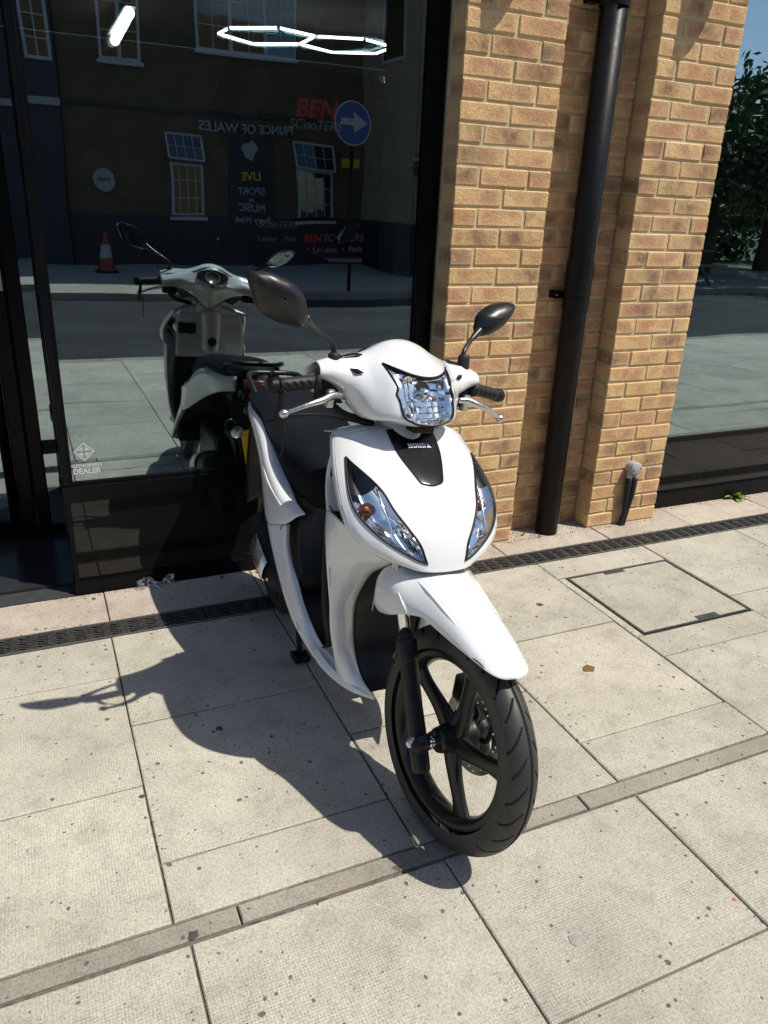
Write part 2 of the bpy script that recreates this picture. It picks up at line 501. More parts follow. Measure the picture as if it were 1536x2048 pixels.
grey_pl = mat("grey_plastic_conduit_box", (.36, .37, .37), .45)
colm = mat("cream_plaster_column", (.58, .56, .43), .7)
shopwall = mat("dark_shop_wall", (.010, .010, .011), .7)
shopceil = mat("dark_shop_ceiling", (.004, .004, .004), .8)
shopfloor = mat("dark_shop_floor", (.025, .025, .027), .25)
tube_w = mat("lit_tube_white", (.9, .9, .9), .4, emit=(1.0, 1.0, .90), estr=14.0)
tube_y = mat("lit_tube_warm", (.9, .9, .9), .4, emit=(1.0, .93, .75), estr=9.0)
vinyl = mat("white_vinyl_print", (.62, .64, .63), .5)
vinyl_f = mat("faint_grey_vinyl_print", (.22, .23, .24), .5)
redv = mat("red_letters_added_glow", (.55, .02, .02), .5, emit=(.8, .03, .03), estr=.12)  # vinyl lettering with a faint glow added so it shows through the glass
greyv = mat("grey_letters_added_glow", (.42, .43, .44), .5, emit=(.8, .82, .85), estr=.05)  # grey vinyl print, same added glow, no lamp behind it
darkgrey = mat("dark_grey_chevron", (.22, .21, .175), .6)
blue_sign = mat("blue_road_sign", (.014, .05, .24), .35)
white_sign = mat("white_road_sign", (.34, .35, .36), .4)
yellow_s = mat("yellow_notice", (.62, .42, .02), .5)
bark = mat("bark", (.09, .07, .05), .95)
leafm = mat("green_leaf", (.06, .10, .025), .6); g = NG(leafm)
g.l(g.ramp(g.noise(g.coord("World"), 1.4, 3), [(.3, (.035, .065, .015)), (.6, (.07, .115, .03)), (.8, (.11, .15, .04))]), g.b.inputs["Base Color"])
weedm = mat("bright_weed_leaf", (.16, .26, .035), .55)
flower_r = mat("red_petals", (.45, .05, .06), .6)
flower_w = mat("white_petals", (.75, .72, .72), .6)
orange = mat("orange_cone_plastic", (.22, .03, .012), .5)
teal = mat("teal_canvas", (.03, .22, .28), .8)
woodm = mat("weathered_wood", (.20, .15, .10), .85)

# ================================================================== SETTING
# ---- pavement: bed, slabs, band stones, kerb
pav = box("pavement", -9, 16, -4.655, 0.30, -.16, -.0085, groutm)
tag(pav, "pale concrete slab pavement along the shop front", None, None, 'structure')
pav.location = (0, 0, 0)

def slab(x0, x1, y0, y1, m, name="paving_slab", gap=.0018, top=None):
    z = rng.uniform(-.0014, .0014) if top is None else top
    x0 += gap + rng.uniform(0, .0018); x1 -= gap + rng.uniform(0, .0018)
    y0 += gap + rng.uniform(0, .0018); y1 -= gap + rng.uniform(0, .0018)
    b = .0022
    tx, ty = rng.uniform(-.0012, .0012, 2)
    cx, cy = (x0 + x1) / 2, (y0 + y1) / 2
    def zz(x, y): return z + tx * (x - cx) + ty * (y - cy)
    ring = []
    # slightly wavering worn edge
    def edge(ax, ay, bx, by, n):
        return [(ax + (bx - ax) * i / n, ay + (by - ay) * i / n) for i in range(n)]
    n = 16
    pts = edge(x0, y0, x1, y0, n) + edge(x1, y0, x1, y1, n) + edge(x1, y1, x0, y1, n) + edge(x0, y1, x0, y0, n)
    low, hi = [], []
    for x, y in pts:
        ix = x + (b if x < cx else -b) * (1 if abs(x - x0) < 1e-6 or abs(x - x1) < 1e-6 else 0)
        iy = y + (b if y < cy else -b) * (1 if abs(y - y0) < 1e-6 or abs(y - y1) < 1e-6 else 0)
        w = rng.uniform(0, .0010) + (rng.random() < .12) * rng.uniform(.001, .004)
        ix += (w if x < cx else -w) * (abs(x - x0) < 1e-6 or abs(x - x1) < 1e-6)
        iy += (w if y < cy else -w) * (abs(y - y0) < 1e-6 or abs(y - y1) < 1e-6)
        low.append((x - cx, y - cy, -.013)); hi.append((ix - cx, iy - cy, zz(ix, iy)))
    N = len(pts)
    mid = [(p[0], p[1], p[2] - .0028) for p in low]
    mid = [(l[0], l[1], h[2] - .0026) for l, h in zip(low, hi)]
    v = low + mid + hi
    f = [(k, (k + 1) % N, N + (k + 1) % N, N + k) for k in range(N)]
    f += [(N + k, N + (k + 1) % N, 2 * N + (k + 1) % N, 2 * N + k) for k in range(N)]
    f.append(tuple(range(2 * N, 3 * N)))
    me = D.meshes.new(name); me.from_pydata(v, [], f)
    return link(name, me, pav, m, (cx, cy, 0))

xs1 = [-2.65, -2.04, -1.43, -.83, -.20, .33, .93, 1.47, 2.08, 2.69, 3.3, 3.9, 4.5, 5.1, 5.7, 6.3, 6.9, 7.5]
for a, b in zip(xs1[:-1], xs1[1:]):
    slab(a, b, -.147, .30 if a > -.5 else .098, slabp)
xs2 = [-4.48, -3.87, -3.26, -2.65, -2.04, -1.436, -.828, -.188, .412, 1.03, 1.64, 2.25, 2.86, 3.47, 4.08, 4.69, 5.3, 5.91, 6.52, 7.13, 7.74]
for i, (a, b) in enumerate(zip(xs2[:-1], xs2[1:])):
    typA = (i % 2 == 1)
    ys = [-.267, -.81, -1.375, -1.553] if typA else [-.267, -.53, -1.085, -1.553]
    if abs(a - .412) < .01: ys = [-.267, -.428, None, -.94, -1.085, -1.553]
    for y1, y0 in zip(ys[:-1], ys[1:]):
        if y1 is None or y0 is None: continue
        slab(a, b, y0, y1, slabm)
x = -4.175
while x < 8:
    slab(x, x + .96, -1.612, -1.556, bandm, "band_stone", .002); x += .96
xs4 = [-4.43, -3.83, -3.22, -2.62, -2.02, -1.41, -.785, -.18, .42, 1.03, 1.64, 2.25, 2.86, 3.47, 4.08, 4.69, 5.3, 5.91, 6.52, 7.13, 7.74]
for i, (a, b) in enumerate(zip(xs4[:-1], xs4[1:])):
    ys = [-1.616, -2.072, -2.68, -3.29, -3.9, -4.50] if i % 2 == 0 else [-1.616, -2.37, -2.98, -3.59, -4.50]
    for y1, y0 in zip(ys[:-1], ys[1:]): slab(a, b, y0, y1, slabm)
x = -4.6
while x < 8:
    o = slab(x, x + .91, -4.655, -4.503, bandm, "kerb_stone", .003); x += .91

# inspection cover set in the paving
mh = empty("inspection_cover", (.737, -.685, 0), "square recessed inspection cover filled with concrete, edged in black metal", "manhole cover")
X0, X1, Y0, Y1 = .455, 1.02, -.933, -.436
fm = MB()
for a in ((X0, X1, Y0, Y0 + .008), (X0, X1, Y1 - .008, Y1), (X0, X0 + .008, Y0 + .008, Y1 - .008), (X1 - .008, X1, Y0 + .008, Y1 - .008)):
    fm.box(*a[:2], *a[2:], -.013, .0015)
fm.build("edge_frame", iron, mh)
o = slab(X0 + .006, X1 - .006, Y0 + .006, Y1 - .006, slabm, "infill", .003)
o.parent = mh; o.location = (0, 0, 0)
def keyplate(cx, cy):
    box("lifting_key_plate", cx - .055, cx + .055, cy - .014, cy + .014, -.005, .0026, iron, mh, .001)
keyplate(.70, Y1 - .021); keyplate(.80, Y0 + .021)
# thin strips of paving that frame the cover
slab(.412, .453, -.938, -.43, slabm); slab(1.022, 1.03 + .004, -.938, -.43, slabm)

# ---- drainage channel with herringbone gratings
dr = empty("drainage_channel", (0, -.207, 0), "long black slotted drainage channel running across the pavement", "drain")
box("channel_bed", -4.4, 7.7, -.264, -.150, -.0083, -.0078, groutm, dr)
for y0, y1 in ((-.154, -.150), (-.264, -.260)):
    o = box("edge_rail", -4.4, 7.7, y0, y1, -.0080, .0014, galv, dr)
gb = MB()
L = .498
gb.box(-L / 2, L / 2, .0445, .0525, -.012, -.001); gb.box(-L / 2, L / 2, -.0525, -.0445, -.012, -.001)
gb.box(-L / 2, -L / 2 + .005, -.0445, .0445, -.012, -.001); gb.box(L / 2 - .005, L / 2, -.0445, .0445, -.012, -.001)
ncol = 16
for c in range(ncol):
    cx = -L / 2 + (c + .5) * L / ncol
    for r in range(5):
        cy = -.0355 + r * .0178
        sgn = 1 if (c + (0 if r < 9 else 1)) % 2 == 0 else -1
        l, w = .0165, .0031
        ang = sgn * math.radians(32)
        ca, sa = math.cos(ang), math.sin(ang)
        pts = [(-l, -w), (l, -w), (l, w), (-l, w)]
        v = [(cx + p[0] * ca - p[1] * sa, cy + p[0] * sa + p[1] * ca, z) for z in (-.0076, .0003 if (c + r) % 2 else -.0008) for p in pts]
        gb.add(v, [(4, 5, 6, 7), (0, 1, 5, 4), (1, 2, 6, 5), (2, 3, 7, 6), (3, 0, 4, 7)])
for r in range(6):
    cy = -.0445 + r * .0178
    gb.box(-L / 2, L / 2, cy - .0012, cy + .0012, -.0075, -.0035)
gme = D.meshes.new("grate"); gme.from_pydata(gb.v, [], gb.f); gme.materials.append(iron)
x = -4.15
while x < 7.6:
    link("grate", gme, dr, None, (x, 0, 0)); x += .5
dr.location = (0, -.207, 0)

# ---- entrance floor, road, far pavement, ground
tag(box("entrance_floor", -3.2, -1.535, .100, .76, -.0080, .0005, floor_shade), "floor of the shop entrance, coloured dark in place of shade", None, None, 'structure')
tag(box("road", -40, 50, -9.9, -4.655, -.3, -.11, asph), None, None, None, 'structure')
tag(box("far_pavement", -40, 50, -15.5, -9.9, -.3, .0, slab_mat("far_paving", (.40, .38, .34), (.50, .47, .42), False)), None, None, None, 'structure')
tag(box("far_kerb", -40, 50, -9.9, -9.75, -.29, .004, bandm), None, None, None, 'structure')
tag(box("ground", -120, 140, -120, 60, -.5, -.32, asph), None, None, None, 'structure')
box("side_wing", 6.05, 9.6, -19.9, -12.3, .0, 8.4, pub_side, None) if False else None
tag(box("far_lawn", 6.2, 60, -60, -15.5, -.3, -.02, mat("grass_green", (.06, .10, .03), .9)), None, None, None, 'structure')
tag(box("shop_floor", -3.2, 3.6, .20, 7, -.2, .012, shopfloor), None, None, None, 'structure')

# ---- brick piers: every brick its own object
def brick_mesh(lx, ly, lz, k):
    bm = bmesh.new()
    bmesh.ops.create_cube(bm, size=1)
    for v in bm.verts: v.co = Vector((v.co.x * lx, v.co.y * ly, v.co.z * lz))
    bmesh.ops.bevel(bm, geom=bm.edges[:] + bm.verts[:], offset=.0038, segments=1, affect='EDGES')
    r = np.random.default_rng(k)
    for v in bm.verts:
        v.co += Vector(r.uniform(-.0012, .0012, 3))
    me = D.meshes.new("brick"); bm.to_mesh(me); bm.free(); me.materials.append(brickm)
    return me
BR = {n: [brick_mesh(l, .1025, .065, 50 + i + 10 * j) for i in range(5)] for j, (n, l) in enumerate((('full', .215), ('half', .1025), ('closer', .046)))}
def place_brick(parent, kind, x, y, z):
    me = BR[kind][rng.integers(5)]
    o = link("brick", me, parent, None, (x + rng.uniform(-.001, .001) - parent.location.x, y + rng.uniform(-.0022, .0012) - parent.location.y, z + rng.uniform(-.0008, .0008) - parent.location.z))
    o.rotation_euler = (rng.uniform(-.006, .006), rng.uniform(-.004, .004), rng.uniform(-.005, .005) + (PI if rng.random() < .5 else 0))
    return o
def pier(X, label, fullfirst):
    p = empty("brick_pier", (X + .22, .05, 0), label, "brick pier", "buff brick piers beside the shop windows")
    box("mortar", X + .0040, X + .4360, .0045, .2, -.008, 2.62, mortm, p)
    for c in range(35):
        z = .005 + c * .075 + .0325
        if (c % 2 == 0) == fullfirst:
            for k in range(2): place_brick(p, 'full', X + .1075 + k * .225, .0512, z)
        else:
            place_brick(p, 'half', X + .05125, .0512, z); place_brick(p, 'full', X + .22, .0512, z); place_brick(p, 'half', X + .38875, .0512, z)
    return p
pier(0.0, "buff brick pier between the big dark window and the drainpipe", True)
pier(.8985, "buff brick pier right of the drainpipe, with the grey cable box near its foot", True)
rw = empty("recessed_brick_wall", (.67, .15, 0), "narrow strip of shaded brickwork set back behind the drainpipe", "brick wall")
box("mortar", .4455, .893, .112, .22, -.012, 2.62, mortm, rw)
for c in range(35):
    z = .005 + c * .075 + .0325; x = .440 + (0.0 if c % 2 else -.1125) + .035
    while x < .90:
        a, b = max(x, .4415), min(x + .215, .897)
        if b - a > .20: place_brick(rw, 'full', (a + b) / 2, .156, z)
        elif b - a > .085: 
            o = place_brick(rw, 'half', (a + b) / 2, .156, z); o.scale.x = (b - a) / .1025
        elif b - a > .02:
            o = place_brick(rw, 'closer', (a + b) / 2, .156, z); o.scale.x = (b - a) / .046
        x += .225
# rest of the facade, above and beside the frame
fac = tag(box("facade_wall", -6.0, 8.0, .03, .5, 2.96, 7.5, upper_brick), "buff brick upper wall of the shop building", "building wall", None, None)
o = box("lower_wall", 3.6, 8.0, .03, .5, -.02, 2.96, upper_brick, fac); o = box("lower_wall", -6.0, -3.2, .03, .5, -.02, 2.96, upper_brick, fac)
o = box("pier_head", -.06, 1.40, .004, .3, 2.628, 2.955, upper_brick, fac)

# ---- shop window left of the piers
win = empty("shop_window", (-.77, .12, 0), "large dark shop window behind the white scooter, reflecting the street", "shop window")
box("base_rail", -1.533, -.002, .100, .19, -.010, .055, frame_blk, win, .003)
box("base_panel", -1.512, -.030, .1225, .16, .056, .392, base_gl, win)
box("sill", -1.536, -.003, .098, .20, .393, .458, frame_blk, win, .003)
box("left_post", -1.530, -1.503, .108, .20, .459, 2.92, frame_blk, win, .003)
box("base_post", -1.530, -1.513, .107, .20, .056, .392, frame_blk, win, .002)
box("right_post", -.084, -.036, .108, .20, .459, 2.92, frame_blk, win, .003)
box("right_post", -.034, -.003, .124, .20, .459, 2.92, frame_blk, win, .002)
box("base_post", -.029, -.003, .108, .20, .056, .392, frame_blk, win, .002)
box("top_rail", -1.533, -.003, .105, .20, 2.921, 2.957, frame_blk, win)
box("glazing_bead", -1.502, -.085, .114, .122, .459, .471, frame_blk, win)
box("glazing_bead", -1.502, -1.494, .114, .122, .472, 2.92, frame_blk, win)
box("glazing_bead", -.0935, -.085, .114, .122, .472, 2.92, frame_blk, win)
gp = box("glass_pane", -1.501, -.086, .124, .130, .4595, 2.9205, shop_glass, win)
gp.location = (-.0235, .007, 0); gp.rotation_euler.z = math.radians(.25); gp.location = Vector((-.7935, .127, 0)) - win.location - Matrix.Rotation(math.radians(.25), 3, "Z") @ (Vector((-.7935, .127, 0)) - win.location)
# return side of the bay towards the door
rt = empty("bay_side_window", (-1.53, .45, 0), "narrow black framed side of the window bay next to the entrance", "shop window")
box("base_panel", -1.527, -1.517, .202, .72, .0, .392, base_gl, rt)
box("sill", -1.530, -1.505, .202, .72, .393, .458, frame_blk, rt)
box("corner_post", -1.530, -1.503, .70, .745, .459, 2.95, frame_blk, rt)
box("glass_pane", -1.522, -1.516, .201, .699, .459, 2.95, shop_glass, rt)

# ---- stickers on the glass
st = empty("dealer_sticker", (-1.44, .1200, .55), "white diamond and AUTHORISED DEALER sticker low on the window's left", "sticker")
text("lettering", "AUTHORISED", .0185, vinyl, (-1.441, .1200, .5325), (1, 0, 0), (0, 0, 1), st, 0, .0002, .0002)
text("lettering", "DEALER", .0285, vinyl, (-1.440, .1200, .5105), (1, 0, 0), (0, 0, 1), st, 0, .0002, .0006)
em = MB()
cx, cz = -1.443, .588
def ring2(r0, r1, rot):
    v = []; 
    for r in (r0, r1):
        for k in range(4):
            a = PI / 2 * k + rot; v.append((cx + r * math.cos(a), .1201, cz + r * math.sin(a)))
    em.add(v, [(k, (k + 1) % 4, 4 + (k + 1) % 4, 4 + k) for k in range(4)])
ring2(.0385, .0355, 0); ring2(.0335, .0300, 0)
for k in range(4):
    a = PI / 2 * k + PI / 4
    for j, (d, w) in enumerate(((.0165, .010), (.0125, .007), (.0085, .004))):
        px, pz = cx + d * math.cos(a), cz + d * math.sin(a)
        tx, tz = -math.sin(a), math.cos(a)
        h = .0016
        em.add([(px + tx * s * w + math.cos(a) * q * h, .1201, pz + tz * s * w + math.sin(a) * q * h) for s, q in ((-1, -1), (1, -1), (1, 1), (-1, 1))], [(0, 1, 2, 3)])
em.build("diamond_emblem", vinyl, st)

# ---- right window
w2 = empty("shop_window", (2.4, .12, 0), "dark shop window right of the brick piers, reflecting trees and sky", "shop window")
box("base_rail", 1.342, 3.55, .098, .19, -.010, .085, frame_blk, w2, .003)
box("base_panel", 1.350, 3.50, .1225, .16, .086, .372, base_gl, w2)
box("sill", 1.342, 3.55, .104, .20, .373, .402, frame_blk, w2, .003)
box("glazing_bead", 1.35, 3.5, .116, .1215, .403, .411, galv, w2)
box("left_post", 1.342, 1.372, .112, .20, .403, 2.95, frame_blk, w2, .002)
box("right_post", 3.50, 3.55, .108, .20, .403, 2.95, frame_blk, w2, .002)
box("glass_pane", 1.373, 3.499, .124, .130, .404, 2.95, shop_glass, w2)
ltr = empty("window_lettering", (2.03, .45, 1.54), "faint reversed shop lettering inside the right hand window", "window lettering")
text("lettering", "BEN SCooTERS", .09, vinyl_f, (2.14, .445, 1.535), (-1, 0, 0), (0, 0, 1), ltr, 0, .0004, -.0012)

# ---- entrance door set back on the left
dz = empty("entrance_door", (-1.95, .75, 0), "black framed glass entrance door set back at the far left", "door")
box("sidelight_glass", -1.588, -1.531, .752, .758, .055, 2.95, shop_glass, dz)
box("sidelight_rail", -1.588, -1.531, .735, .77, .40, .455, frame_blk, dz)
box("bottom_rail", -1.588, -1.531, .735, .77, .0, .054, frame_blk, dz)
box("door_post", -1.645, -1.589, .715, .79, .0, 2.95, frame_blk, dz, .004)
box("door_stile", -1.712, -1.650, .700, .76, .012, 2.95, frame_blk, dz, .006)
box("door_stile", -3.18, -3.10, .730, .77, .012, 2.95, frame_blk, dz)
box("door_glass", -3.099, -1.713, .742, .748, .10, 2.90, shop_glass, dz)
box("door_rail", -3.099, -1.713, .725, .765, .012, .099, frame_blk, dz)
mb = MB(); mb.tube([(-1.735, .665, .06), (-1.735, .665, 2.0)], .019, 14)
mb.tube([(-1.735, .665, .25), (-1.735, .72, .25)], .008, 8); mb.tube([(-1.735, .665, 1.8), (-1.735, .72, 1.8)], .008, 8)
mb.build("pull_handle", frame_blk, dz, True)
box("threshold", -3.18, -1.650, .715, .80, .0008, .009, galv, dz)
kp = empty("entry_keypad", (-1.68, .69, 1.15), "small grey access reader on the black door frame", "access reader")
box("housing", -1.706, -1.655, .686, .699, 1.11, 1.19, grey_pl, kp, .003)
for k in range(3): box("button", -1.690 + k * .011, -1.685 + k * .011, .6845, .6862, 1.122, 1.128, white_sign, kp)

# ---- drainpipe
dp = empty("drainpipe", (.675, .035, 0), "thick black round drainpipe running down between the brick piers", "drainpipe")
mb = MB(); mb.tube([(.675, .035, .0), (.675, .035, 2.62)], .055, 40); mb.build("pipe", pipem, dp, True)
for z0, z1, r in ((1.087, 1.150, .0580), (1.151, 1.30, .0600), (2.25, 2.40, .0600)):
    mb = MB(); mb.add(*lathe([(.0552, 0), (r, .0006), (r, z1 - z0 - .0006), (.0552, z1 - z0)], (.675, .035, z0), (0, 0, 1), 40)); o = mb.build("socket_collar", pipem, dp, True); o.data.set_sharp_from_angle(angle=.5)
for z in (1.135, 2.262):
    o = box("bracket", .573, .628, .060, .104, z, z + .034, frame_blk, dp, .003)
    mb = MB(); mb.add(*lathe([(.0, .003), (.004, .0025), (.005, 0)], (.586, .0600, z + .017), (0, -1, 0), 12)); mb.build("screw", alu, dp)

# ---- grey conduit box on the right pier
cb = empty("cable_box", (1.118, -.02, .30), "round grey junction box with two black conduits low on the right brick pier", "junction box")
mb = MB(); mb.add(*lathe([(.0, .0), (.031, .0), (.0325, -.004), (.0325, -.045)], (1.121, -.050, .312), (0, -1, 0), 32))
v, f = lathe([(0, .002), (.030, .002), (.0322, 0), (.0325, -.008), (.0325, -.048)], (1.121, -.050, .312), (0, -1, 0), 32)
mesh("housing", v, f, grey_pl, cb, True)
for dxx in (-.019, .017):
    v, f = tube_vf([(1.121 + dxx, -.027, .298), (1.121 + dxx, -.027, .240)], .0155, 16); mesh("spout", v, f, grey_pl, cb, True)
for s in (-1, 1):
    v, f = lathe([(0, .001), (.0042, .001), (.0042, 0)], (1.121 + s * .022, -.0525, .312 + s * .004), (0, -1, 0), 10); mesh("screw", v, f, matte, cb)
for a, b, c in ((-.019, -.012, -.020), (.017, .004, -.004)):
    P = spline([(1.121 + a, -.027, .262), (1.121 + a * .9, -.027, .16), (1.121 + b - .004, -.026, .07), (1.121 + c - .006, -.024, -.005)], 5)
    v, f = tube_vf(P, [.0165] * 3 + [.0150] * 3 + [.0125] * (len(P) - 6), 12); mesh("conduit", v, f, rubber, cb, True)
hk = empty("bent_nail", (.50, .10, .28), "rusty bent wire hook fixed low in the shaded brick recess", "hook")
v, f = tube_vf([(.505, .104, .315), (.505, .085, .316), (.503, .083, .26), (.498, .085, .238), (.494, .10, .236)], .0028, 8); mesh("wire", v, f, mat("rusty_wire", (.06, .03, .02), .8), hk)

# ---- wall lamps just above the picture, whose shade falls on the piers
for X, lab in ((.235, "round black wall lamp above the left brick pier"), (1.155, "round black wall lamp above the right brick pier")):
    wlp = empty("wall_lamp", (X, -.08, 2.5), lab, "wall lamp", "wall lamps above the brick piers")
    v, f = lathe([(0, 0), (.052, 0), (.055, .004), (.055, .20), (.052, .204), (0, .204)], (X, -.085, 2.43), (0, 0, 1), 28); mesh("body", v, f, frame_blk, wlp, True)
    box("wall_bracket", X - .03, X + .03, -.032, -.001, 2.48, 2.58, frame_blk, wlp, .003)

# ---- weed, litter
wd = empty("weed", (2.02, .085, 0), "small bright green weed growing at the foot of the right hand window", "weed")
for k in range(16):
    a = rng.uniform(-PI, PI); l = rng.uniform(.05, .105); w = rng.uniform(.012, .02); el = rng.uniform(.25, 1.15)
    d = Vector((math.cos(a) * math.cos(el), -abs(math.sin(a)) * math.cos(el) * .9, math.sin(el))); s = d.cross(Vector((0, 0, 1))).normalized(); u = s.cross(d)
    o0 = Vector((2.02, .083, 0)); pts = []
    for i in range(6):
        tt = i / 5; ww = w * math.sin(PI * (tt * .85 + .12)); c = o0 + d * l * tt - Vector((0, 0, .04)) * tt * tt
        zig = .75 if i % 2 else 1.1
        pts += [tuple(c - s * ww * zig + u * .003), tuple(c + u * -.002), tuple(c + s * ww * zig + u * .003)]
    f = []
    for i in range(5): f += [(3 * i, 3 * i + 1, 3 * i + 4, 3 * i + 3), (3 * i + 1, 3 * i + 2, 3 * i + 5, 3 * i + 4)]
    mesh("leaf", pts, f, weedm, wd, True)
plas = D.materials.new("crumpled_clear_plastic"); plas.use_nodes = True
t = plas.node_tree; t.nodes.clear(); g = NG(plas)
out = g.n("ShaderNodeOutputMaterial"); m1 = g.n("ShaderNodeMixShader"); tr = g.n("ShaderNodeBsdfTransparent"); gl = g.n("ShaderNodeBsdfGlossy")
m1.inputs[0].default_value = .32; gl.inputs["Roughness"].default_value = .12; gl.inputs[0].default_value = (.8, .8, .8, 1)
g.l(tr.outputs[0], m1.inputs[1]); g.l(gl.outputs[0], m1.inputs[2]); g.l(m1.outputs[0], out.inputs[0])
bag = []; 
for j in range(9):
    for i in range(15):
        bag.append((-1.30 + i * .0105 + rng.uniform(-.004, .004), .093 - .03 * (j / 8) + rng.uniform(-.006, .006) - .012 * math.sin(i), .004 + .040 * math.sin(PI * j / 8) * (.65 + .35 * math.sin(i * .55)) + rng.uniform(0, .010)))
bf = [(j * 15 + i, j * 15 + i + 1, (j + 1) * 15 + i + 1, (j + 1) * 15 + i) for j in range(8) for i in range(14)]
o = mesh("plastic_bag", bag, bf, plas, None); tag(o, "crumpled clear plastic wrapper lying against the window base", "plastic wrapper")
def speck(name, x, y, sx, sy, h, m, label, cat, group=None):
    n = 9; v = [(x, y, h + .002)]
    for k in range(n):
        a = 2 * PI * k / n; r = rng.uniform(.6, 1.15); v.append((x + sx * r * math.cos(a), y + sy * r * math.sin(a), .0022))
    o = mesh(name, v, [(0, 1 + k, 1 + (k + 1) % n) for k in range(n)], m, None, False)
    return tag(o, label, cat, group)
drygr = mat("dry_leaf_brown", (.16, .09, .03), .8); orm = mat("orange_scrap", (.75, .25, .06), .7); dgum = mat("trodden_gum", (.055, .052, .05), .8); pgum = mat("pale_gum", (.30, .28, .26), .8)
speck("leaf_litter", .10, -1.055, .030, .022, .003, drygr, "brown squashed leaf on the paving right of the front wheel", "leaf litter")
speck("orange_scrap", -.195, -1.985, .006, .005, .004, orm, "tiny orange scrap in a paving joint at bottom right", "litter")
speck("orange_scrap", -1.06, -1.60, .005, .004, .003, orm, "tiny orange scrap on the narrow band of stone", "litter")
for n, (x, y, r, m, lab) in enumerate([(-1.445, -1.13, .009, dgum, "dark gum spot on a joint left of the scooter's shadow"), (-.62, -1.93, .016, pgum, "large pale grey gum spot in front of the front wheel"),
        (.20, -.60, .015, dgum, "dark gum spot near the left edge of the inspection cover"), (-1.19, -.92, .012, dgum, "dark gum spot inside the handlebar's shadow"), (-1.40, -1.60, .013, dgum, "dark gum spot on the narrow band of stone at left"),
        (-1.47, .05, .010, dgum, "dark pebble on the paving just left of the window base")]):
    speck("gum_spot", x, y, r, r, .0025, m, lab, "gum spot", "gum spots trodden into the paving")

# ---- inside of the shop
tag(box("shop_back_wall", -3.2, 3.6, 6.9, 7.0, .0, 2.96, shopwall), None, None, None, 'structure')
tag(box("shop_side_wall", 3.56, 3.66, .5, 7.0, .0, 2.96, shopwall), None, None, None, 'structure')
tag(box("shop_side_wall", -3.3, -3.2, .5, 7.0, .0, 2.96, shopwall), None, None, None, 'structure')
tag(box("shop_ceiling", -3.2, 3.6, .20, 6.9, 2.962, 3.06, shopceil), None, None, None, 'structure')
tag(box("cream_column", .44, .55, 1.5, 1.72, .012, 2.96, colm), "cream plastered column just inside the window", "column")
hx = empty("hexagon_lamp", (.98, 4.75, 2.8), "glowing double hexagon lamp hanging inside the shop", "ceiling lamp")
H1 = [(.23, 4.91), (.25, 4.60), (.60, 4.33), (.98, 4.48), (.98, 4.92), (.62, 5.20)]
H2 = [(.98, 4.48), (1.38, 4.34), (1.74, 4.52), (1.74, 4.93), (1.38, 5.14), (.98, 4.92)]
edges = [(H1[i], H1[(i + 1) % 6]) for i in range(6)] + [(H2[i], H2[(i + 1) % 6]) for i in range(5)]
for a, b in edges:
    A, B = Vector((*a, 2.8)), Vector((*b, 2.8)); d = (B - A).normalized()
    v, f = tube_vf([A + d * .012, B - d * .012], .0105, 10); mesh("light_tube", v, f, tube_w, hx, True)
for p in set(H1 + H2):
    v, f = lathe([(0, .013), (.016, .013), (.016, -.013), (0, -.013)], (*p, 2.8), (0, 0, 1), 10); mesh("connector", v, f, grey_pl, hx)
    v, f = tube_vf([(*p, 2.813), (*p, 2.961)], .0012, 5); mesh("hanging_wire", v, f, grey_pl, hx)
for k, (a, b, lab) in enumerate([((-.57, 4.50, 2.8), (-.53, 5.90, 2.8), "long warm strip lamp glowing inside at the window's upper left"), ((2.35, 6.0, 2.72), (2.75, 6.2, 2.72), "short strip lamp glowing behind the cream column")]):
    lp = empty("strip_lamp", a, lab, "ceiling lamp", "strip lamps inside the shop")
    v, f = tube_vf([a, b], .042, 14); mesh("diffuser", v, f, tube_y, lp, True)
    box("casing", min(a[0], b[0]) - .02, max(a[0], b[0]) + .02, a[1], b[1], a[2] + .045, a[2] + .07, grey_pl, lp)
# logo board
lg = empty("logo_board", (.45, 3.5, 1.95), "dark shop board with red and grey BEN SCOOTERS lettering", "shop sign")
def poly_xz(name, pts, y, m, par, t=.02):
    v = [(p[0], y, p[1]) for p in pts] + [(p[0], y + t, p[1]) for p in pts]; n = len(pts)
    return mesh(name, v, [tuple(range(n))] + [(k, (k + 1) % n, n + (k + 1) % n, n + k) for k in range(n)], m, par)
poly_xz("backing", [(-.02, 2.42), (1.20, 2.42), (1.42, 2.06), (1.15, 1.55), (.05, 1.55), (-.20, 2.06)], 3.52, shopwall, lg)
poly_xz("chevron", [(.20, 2.42), (.30, 2.33), (.17, 2.06), (.45, 1.50), (.40, 1.46), (.03, 2.06)], 3.50, darkgrey, lg, .015)
poly_xz("chevron", [(1.05, 2.42), (.95, 2.30), (1.12, 2.06), (.80, 1.50), (.86, 1.46), (1.28, 2.06)], 3.50, darkgrey, lg, .015)
text("lettering", "BEN", .185, redv, (.64, 3.49, 2.135), (1, 0, 0), (0, 0, 1), lg, .22, .004, .0022)
text("lettering", "SCooTERS", .098, greyv, (.64, 3.49, 2.025), (1, 0, 0), (0, 0, 1), lg, .22, .004, .0)
ct = empty("shop_counter", (.75, 3.0, .5), "black shop counter printed BEN SCOOTERS London and Paris", "counter")
box("body", .12, 1.05, 3.0, 3.5, .012, 1.30, gloss, ct)
text("lettering", "BEN", .075, redv, (.45, 2.994, 1.215), (1, 0, 0.04), (-.04, 0, 1), ct, .22, .002, .0008)
text("lettering", "SCooTERS", .075, greyv, (.70, 2.994, 1.225), (1, 0, 0.04), (-.04, 0, 1), ct, .22, .002, 0)
